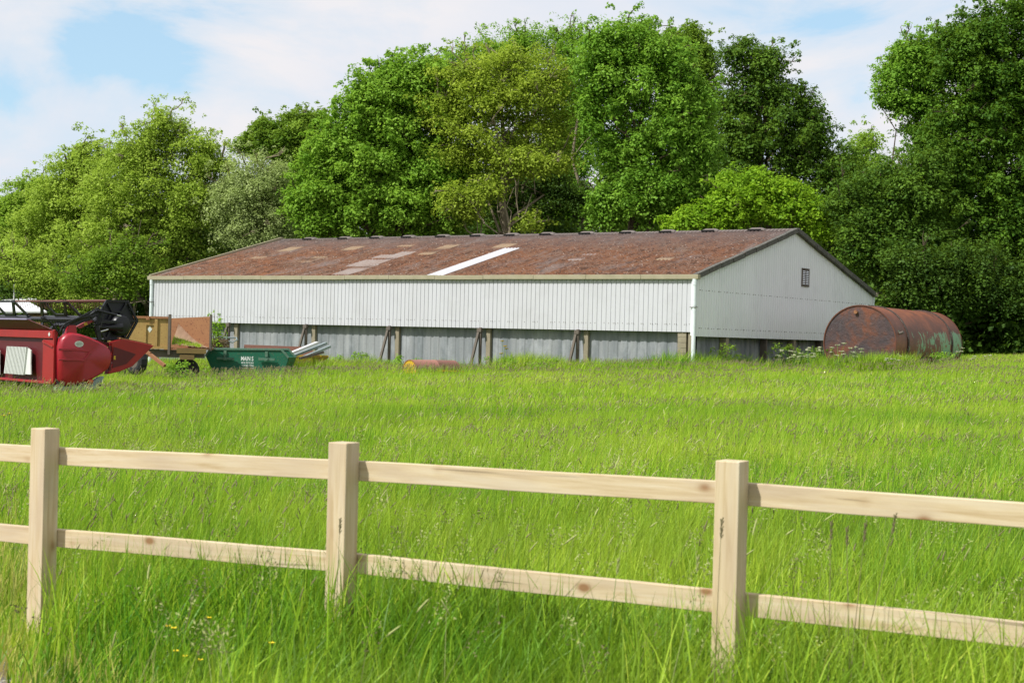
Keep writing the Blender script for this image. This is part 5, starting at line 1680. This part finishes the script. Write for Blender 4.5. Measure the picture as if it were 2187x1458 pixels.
# seed heads
def seedheads(name, x, y, hh, headlen, rad, mats, lean=.28, scale=1.0):
    n = len(x)
    z = ground(x, y)
    az = GRNG.normal(size=n) * 1.0
    dxy = np.stack([np.cos(az) * lean, np.sin(az) * lean], 1) * (.4 + .9 * GRNG.random((n, 1)))
    base = np.stack([x, y, z], 1)
    midp = base + np.stack([dxy[:, 0] * hh * .35, dxy[:, 1] * hh * .35, hh * .6], 1)
    top = base + np.stack([dxy[:, 0] * hh, dxy[:, 1] * hh, hh * .96], 1)
    d = unit(top - midp + np.stack([dxy[:, 0] * .25, dxy[:, 1] * .1, np.zeros(n)], 1))
    tip = top + d * headlen[:, None]
    sw = (rad * .32)[:, None]
    sx_ = np.array([1.0, 0, 0]); sy_ = np.array([0, 1.0, 0])
    vs = [base - sx_ * sw, base + sx_ * sw, midp + sx_ * sw, midp - sx_ * sw, top + sx_ * sw, top - sx_ * sw]
    m1 = top + d * headlen[:, None] * .3; m2 = top + d * headlen[:, None] * .75
    a = unit(np.cross(d, np.tile(sy_, (n, 1)))); b = np.cross(d, a); r = rad[:, None]
    for mm in (m1, m2):
        q = 1.0 if mm is m1 else .75
        vs += [mm + a * r * q, mm + (-.5 * a + .87 * b) * r * q, mm + (-.5 * a - .87 * b) * r * q]
    vs += [tip]
    V = np.stack(vs, 1)
    nv = V.shape[1]
    faces = [[0, 1, 2, 3], [3, 2, 4, 5], [5, 4, 6], [4, 7, 6], [4, 8, 7], [5, 6, 8], [6, 7, 10, 9], [7, 8, 11, 10], [8, 6, 9, 11], [9, 10, 12], [10, 11, 12], [11, 9, 12]]
    mi = [0, 0] + [1] * 10
    flat = np.concatenate([np.array(f) for f in faces])
    f = (np.arange(n)[:, None] * nv + flat[None]).ravel()
    sizes = np.tile([len(q) for q in faces], n)
    me = np_mesh(name, V.reshape(-1, 3), f, sizes, mats, np.full(n * nv, .55), np.tile(mi, n))
    o = bpy.data.objects.new(name, me); COL.objects.link(o)
    return tag(o, kind='stuff')


x, y = sample_xy(42000, 6.2, 60, 1.2)
patch_ = vnoise(x, y, .30, 41) * .55 + vnoise(x, y, .9, 42) * .45
dens = np.clip((patch_ - .40) * 3.8, .10, 1)
k_ = GRNG.random(len(x)) < dens * np.where(y < 9, .55, 1.0) * np.where(y > 35, .7, 1)
x, y = x[k_], y[k_]
hh = height_field(x, y) * 1.12 + .05 + .10 * GRNG.random(len(x))
sc_ = np.clip(y / 22, 1, 2.2)
seedheads('foxtail_seed_heads', x, y, hh, (.035 + .035 * GRNG.random(len(x))) * np.sqrt(sc_), (.0034 + .0016 * GRNG.random(len(x))) * sc_, [GM, M['seedhead']])
x, y = sample_xy(1000, 5.6, 40, 1.0)
hh = height_field(x, y) * 1.2 + .12 * GRNG.random(len(x))
seedheads('pale_seed_heads', x, y, hh, .06 + .05 * GRNG.random(len(x)), .0035 + .002 * GRNG.random(len(x)) + .0001 * y, [GM, M['seedpale']], lean=.45)

# loose flowering panicles among the nearer grass
def panicles(name, x, y, hh, mat, size):
    n = len(x); z = ground(x, y); m = 26
    lx = GRNG.normal(size=n) * .09 + .05; ly = GRNG.normal(size=n) * .06
    t = np.tile(np.linspace(0, 1, m), (n, 1)) + GRNG.normal(size=(n, m)) * .02
    f = .80 + .22 * t
    sp = (.006 + .030 * (1 - np.abs(t - .35) * 1.3).clip(0, 1)) * size[:, None]
    a = GRNG.random((n, m)) * 2 * PI
    cx = x[:, None] + lx[:, None] * f ** 2 * 1.6 + np.cos(a) * sp; cy = y[:, None] + ly[:, None] * f + np.sin(a) * sp
    cz = z[:, None] + hh[:, None] * f - (t ** 2) * .02 - np.abs(GRNG.normal(size=(n, m))) * .006
    c = np.stack([cx, cy, cz], -1).reshape(-1, 3)
    nr = GRNG.normal(size=c.shape)
    Ls = np.repeat(.011 + .006 * GRNG.random(n), m) * np.repeat(size, m)
    v = leaf_arrays(c, nr, Ls, Ls * .4, GRNG)
    # the stems
    b = np.stack([x, y, z], 1); q = np.stack([x + lx * 1.1, y + ly, z + hh * .92], 1); mid_ = np.stack([x + lx * .3, y + ly * .4, z + hh * .55], 1)
    w_ = np.array([.0011, 0, 0]) * size[:, None]
    sv = np.stack([b - w_, b + w_, mid_ + w_, mid_ - w_, q + w_ * .5, q - w_ * .5], 1)
    nl = len(c)
    V = np.concatenate([v, sv.reshape(-1, 3)])
    fl = np.arange(nl * 4)
    base = nl * 4 + np.arange(n)[:, None] * 6
    fs_ = (base + np.array([[0, 1, 2, 3, 3, 2, 4, 5]])).ravel()
    me = np_mesh(name, V, np.concatenate([fl, fs_]), np.full(nl + 2 * n, 4), mat, np.full(len(V), .8))
    o = bpy.data.objects.new(name, me); COL.objects.link(o); return tag(o, kind='stuff')
x, y = sample_xy(380, 5.3, 16, .6)
panicles('straw_grass_flowers', x, y, height_field(x, y) * 1.25 + .16 * GRNG.random(len(x)), M['seedpale'], .9 + .5 * GRNG.random(len(x)))
x, y = sample_xy(650, 5.3, 22, .6)
panicles('purple_grass_flowers', x, y, height_field(x, y) * 1.2 + .14 * GRNG.random(len(x)), M['seedhead'], .8 + .4 * GRNG.random(len(x)))

# a few tall single grass stalks crossing the fence
def stalk(px, py_top, depth, label, dark=True, leanx=.05):
    tpp = P(px, py_top, depth); g0 = G(tpp.x - leanx, depth)
    t = thing('tall_grass_stalk', (tpp.x - leanx, depth, g0), label, 'grass stalk', group='tall single grass stalks at the fence')
    L3 = Vector((leanx, 0, tpp.z - g0))
    mb = MB(); mb.tube([(0, 0, 0), (leanx * .3, 0, L3.z * .5), L3 * .98], [.0022, .0018, .001], 5); mb.build('stem', M['seedhead'] if dark else GM_plain, t)
    mb = MB()
    for k in range(11):
        f = .93 + .07 * k / 11; p_ = Vector((leanx * f, 0, L3.z * f)); a_ = k * 2.4
        mb.beam(p_, p_ + Vector((math.cos(a_) * .006 + .003, math.sin(a_) * .006, .016)), .004, .003)
    mb.build('seed_head', M['seedhead'] if dark else M['seedpale'], t)
stalk(1775, 1115, 5.75, 'thin dark grass stalk, leftmost of the four right of the nearest post', True, -.005)
stalk(1808, 1128, 5.70, 'thin dark grass stalk, second of the four right of the nearest post', True, -.03)
stalk(1848, 1118, 5.72, 'thin dark grass stalk, third of the four right of the nearest post', True, .05)
stalk(1912, 1100, 5.70, 'leaning dark grass stalk, rightmost of the four by the nearest post', True, .14)
stalk(1541, 1110, 5.62, 'thin dark grass stalk in front of the left face of the nearest post', True, .015)
stalk(726, 1110, 6.60, 'thin dark foxtail in front of the middle post', True, .01)
stalk(1320, 1195, 5.9, 'cream flowering grass stalk just above the lower rail', False, .05)
stalk(1490, 1190, 5.8, 'cream flowering grass stalk left of the nearest post', False, .04)

# ------------------------------------------------------------------ cow parsley, ragwort, buttercups, leafy plants
def umbellifer(base, h, n, label, group=None, spread=.35, seed=0, white=True):
    rng = np.random.default_rng(seed)
    t = thing('cow_parsley', base, label, 'wild flower', group=group)
    mb = MB(); fl = MB()
    for k in range(n):
        a_ = rng.random() * 2 * PI; r = spread * math.sqrt(rng.random())
        e = Vector((math.cos(a_) * r, math.sin(a_) * r, h * rng.uniform(.6, 1.0)))
        mb.tube([(0, 0, 0), (e.x * .4, e.y * .4, e.z * .6), e], [.010, .008, .005], 5, cap=False)
        for q in range(9):
            b_ = rng.random() * 2 * PI; rr = rng.uniform(.02, .085)
            c = e + Vector((math.cos(b_) * rr, math.sin(b_) * rr, .05 + rng.uniform(-.01, .02)))
            mb.beam(e, c, .004, .004)
            for w in range(4):
                d = c + Vector((rng.normal() * .015, rng.normal() * .015, rng.normal() * .006)); s_ = .021
                fl.add([d + Vector((-s_, 0, 0)), d + Vector((0, -s_, .005)), d + Vector((s_, 0, 0)), d + Vector((0, s_, .006)), d + Vector((0, 0, -.01))], [(0, 1, 2, 3), (0, 1, 4), (1, 2, 4), (2, 3, 4), (3, 0, 4)])
    mb.build('stem', GM_plain, t); fl.build('flower', M['petal_white'] if white else M['petal_yellow'], t)
    return t
spots = [(1668, 742, 58, .9, 4, 'leftmost white cow parsley by the gable'), (1700, 752, 57, .95, 9, 'broad cow parsley clump with cream umbels left of the tank'),
         (1726, 748, 57.2, .9, 8, 'cow parsley clump nearest the left rim of the tank'), (1745, 742, 57.6, .85, 7, 'small white cow parsley touching the left edge of the tank'),
         (1790, 738, 56.2, .95, 7, 'cow parsley in front of the left part of the tank end'), (1832, 745, 56.3, .9, 7, 'cow parsley in front of the middle of the tank end'),
         (1925, 757, 57.5, .6, 6, 'low white cow parsley where the tank end meets its flank'), (1905, 768, 55.5, .5, 6, 'low cow parsley before the lower right of the tank end'),
         (2052, 745, 62, .6, 4, 'white cow parsley at the far end of the tank')]
for i, (px, py, z, h_, n_, lab) in enumerate(spots):
    p = P(px, py, z); g0 = G(p.x, p.y)
    umbellifer((p.x, p.y, g0), max(.35, p.z - g0 + .05), n_, lab, 'cow parsley round the tank', .3 if n_ > 5 else .15, i)
p = P(1077, 731, 61.0); umbellifer((p.x, p.y, G(p.x, p.y)), p.z - G(p.x, p.y) + .05, 4, 'single yellow flowered weed against the barn wall', None, .14, 50, white=False).name = 'yellow_weed'
for i, (px, py, lab) in enumerate(((2075, 762, 'small cream wildflower right of the tank'), (2110, 764, 'second cream wildflower right of the tank'))):
    p = P(px, py, 63); umbellifer((p.x, p.y, G(p.x, p.y)), max(.4, p.z - G(p.x, p.y)), 3, lab, 'cow parsley round the tank', .15, 60 + i)

bc = None
butter = [(359, 1338, 6.6, 'yellow buttercup, upper left of the pair in front of the left bay'), (371, 1342, 6.55, 'yellow buttercup, upper right of the pair in front of the left bay'), (448, 1320, 6.7, 'yellow buttercup standing highest in the left bay'),
          (376, 1391, 6.4, 'yellow buttercup below the pair in the left bay'), (396, 1402, 6.35, 'small yellow buttercup low in the left bay'), (427, 1410, 6.3, 'open yellow buttercup near the bottom of the left bay'),
          (580, 1374, 6.3, 'yellow buttercup on its own, left of the middle post'), (8, 888, 17, 'yellow buttercup at the left edge beyond the fence'), (20, 884, 17.4, 'second yellow buttercup at the left edge beyond the fence'),
          (420, 862, 22, 'tiny yellow buttercup far out in the meadow'), (446, 868, 21.5, 'tiny yellow buttercup, nearer of the two far out in the meadow')]
for i, (px, py, z, lab) in enumerate(butter):
    p = P(px, py, z); g0 = G(p.x, p.y); hgt = p.z - g0; s_ = 1.0 if z < 10 else 1.7
    t = thing('buttercup', (p.x, p.y, g0), lab, 'buttercup', random.random() * 6, 'yellow buttercups in the grass')
    mb = MB(); mb.tube([(0, 0, 0), (.01, 0, hgt * .5), (0, 0, hgt)], .002 * s_, 5); mb.build('stem', GM_plain, t)
    mb = MB()
    for k in range(5):
        a_ = k * 2 * PI / 5
        u_ = Vector((math.cos(a_), math.sin(a_), .45)); v2 = Vector((-math.sin(a_), math.cos(a_), 0)); b0 = Vector((0, 0, hgt))
        mb.add([b0, b0 + (u_ * .010 + v2 * .007) * s_, b0 + (u_ * .016) * s_, b0 + (u_ * .010 - v2 * .007) * s_], [(0, 1, 2, 3)])
    mb.tube([(0, 0, hgt), (0, 0, hgt + .004 * s_)], .005 * s_, 8)
    mb.build('flower', M['petal_yellow'], t)

# leafy shrub at the left end of the barn
sb = P(466, 715, 60.5)
sh_ = thing('leafy_shrub', (sb.x, sb.y, G(sb.x, sb.y)), 'light green leafy shrub against the white cladding beside the rusty trailer side', 'shrub')
org = np.array(sh_.location); rng = np.random.default_rng(90)
pf = []
for (px, py, r) in ((466, 700, .30), (455, 712, .32), (470, 716, .32), (461, 690, .26), (474, 695, .2), (458, 728, .3), (449, 672, .12), (468, 672, .12), (472, 682, .14), (446, 684, .12), (470, 735, .3), (456, 664, .07)):
    p = P(px, py, 60.5); pf.append((p.x - org[0], p.y - org[1] + rng.uniform(-.1, .1), p.z - org[2], r))
foliage('foliage', pf, .10, 420, L['maple'], rng, sh_)
mb = MB()
for q in pf: mb.tube([(0, 0, 0), (q[0] * .4, 0, q[2] * .5), (q[0], q[1], q[2])], [.02, .012, .006], 5)
mb.build('stem', M['bark'], sh_)

# nettle and dock clumps
nt_spots = [(1540, 735, 57.5, .55, 'tall dark nettle clump under the gable beside the downpipe'), (1690, 735, 60, .5, 'dark green weed clump below the gable cladding'), (1240, 768, 60, .5, 'bushy weed clump at the foot of the third brace'),
            (735, 752, 66, .7, 'leafy weed clump at the right end of the yellow skip'), (868, 762, 63, .45, 'dark weed clump at the yellow end of the drum'), (1085, 765, 60, .55, 'leafy dock clump under the yellow flowered weed'), (1160, 770, 59, .45, 'low dock clump between two braces'), (385, 775, 53, .4, 'fresh green nettle clump under the trailer'),
            (1760, 745, 59, .5, 'dark weed clump at the left foot of the tank'), (2010, 755, 60, .5, 'nettle clump against the flank of the tank')]
for i, (px, py, z, r, lab) in enumerate(nt_spots):
    p = P(px, py, z); g0 = G(p.x, p.y); rng = np.random.default_rng(200 + i)
    t = thing('weed_clump', (p.x, p.y, g0), lab, 'weeds', group='weed clumps along the barn')
    H_ = max(.5, p.z - g0)
    pf = [(rng.normal() * r * .8, rng.normal() * .25, H_ * rng.uniform(.3, 1.0), .22) for k in range(16)]
    foliage('foliage', pf, .09, 300, L['bright'] if i not in (0, 1, 8) else L['sycamore'], rng, t)
    mb = MB()
    for q in pf: mb.tube([(q[0] * .5, q[1], 0), q[:3]], [.01, .005], 5)
    mb.build('stem', GM_plain, t)

# ------------------------------------------------------------------ sky, sun
SUN_EL = math.radians(50)
sdir = Vector((-.80, -.52, 0)).normalized()
S = Vector((sdir.x * math.cos(SUN_EL), sdir.y * math.cos(SUN_EL), math.sin(SUN_EL)))
ld = bpy.data.lights.new('sun', 'SUN'); ld.energy = 4.0; ld.angle = math.radians(1.2); ld.color = (1.0, .975, .93)
lo = bpy.data.objects.new('sun', ld); COL.objects.link(lo)
lo.rotation_euler = (-S).to_track_quat('-Z', 'Y').to_euler(); lo.location = (0, 0, 40)

w = bpy.data.worlds.new('World'); scene.world = w; w.use_nodes = True
nt = w.node_tree
bg = nt.nodes['Background']
sky = nt.nodes.new('ShaderNodeTexSky'); sky.sky_type = 'NISHITA'; sky.sun_disc = False
sky.sun_elevation = SUN_EL
sky.sun_rotation = math.atan2(S.x, S.y)
sky.air_density = 1.0; sky.dust_density = .6; sky.ozone_density = 1.6
tc = nt.nodes.new('ShaderNodeTexCoord').outputs['Generated']
K = .115
bg.inputs['Strength'].default_value = K
mp = nt.nodes.new('ShaderNodeMapping'); mp.inputs['Scale'].default_value = (1, 1, 2.3); mp.inputs['Location'].default_value = (.35, .1, .42)
nt.links.new(tc, mp.inputs[0])
n1 = N(nt, 'ShaderNodeTexNoise', Scale=5.2, Detail=10, Roughness=.6, Distortion=.5); nt.links.new(mp.outputs[0], n1.inputs['Vector'])
acc = n1.outputs['Fac']
# clearer patches of blue
for px, py, rad, amt in ((240, 75, .030, .17), (360, 125, .030, .19), (150, 120, .022, .12), (1560, 40, .045, .27), (1360, 10, .040, .22), (1840, 215, .014, .13), (30, 200, .02, .08), (1780, 40, .03, .20), (1150, -20, .03, .16)):
    d = ray(px, py).normalized()
    vm = nt.nodes.new('ShaderNodeVectorMath'); vm.operation = 'DISTANCE'; vm.inputs[1].default_value = d
    nt.links.new(tc, vm.inputs[0])
    mr = nt.nodes.new('ShaderNodeMapRange'); mr.interpolation_type = 'SMOOTHSTEP'
    mr.inputs[1].default_value = 0; mr.inputs[2].default_value = rad * 1.5; mr.inputs[3].default_value = amt; mr.inputs[4].default_value = 0
    nt.links.new(vm.outputs['Value'], mr.inputs[0])
    acc = math_n(nt, 'SUBTRACT', acc, mr.outputs[0])
cov = ramp(nt, acc, [(.26, (0, 0, 0)), (.36, (.6, .6, .6)), (.5, (1, 1, 1))])
n2 = N(nt, 'ShaderNodeTexNoise', Scale=7.0, Detail=6, Roughness=.55); nt.links.new(mp.outputs[0], n2.inputs['Vector'])
cc = ramp(nt, n2.outputs['Fac'], [(.33, (.55 / K, .58 / K, .64 / K)), (.60, (.625 / K, .615 / K, .635 / K))])
blue = mix(nt, .62, sky.outputs[0], (.37 / K, .55 / K, .68 / K))
res = mix(nt, cov, blue, cc)
nt.links.new(res, bg.inputs['Color'])

scene.view_settings.view_transform = 'Standard'
scene.view_settings.look = 'None'
scene.view_settings.exposure = .5
scene.view_settings.gamma = 1
scene.cycles.use_denoising = True
scene.cycles.max_bounces = 7
scene.cycles.diffuse_bounces = 3
scene.cycles.transmission_bounces = 4
scene.cycles.transparent_max_bounces = 4
print('leaves', NLEAF[0])
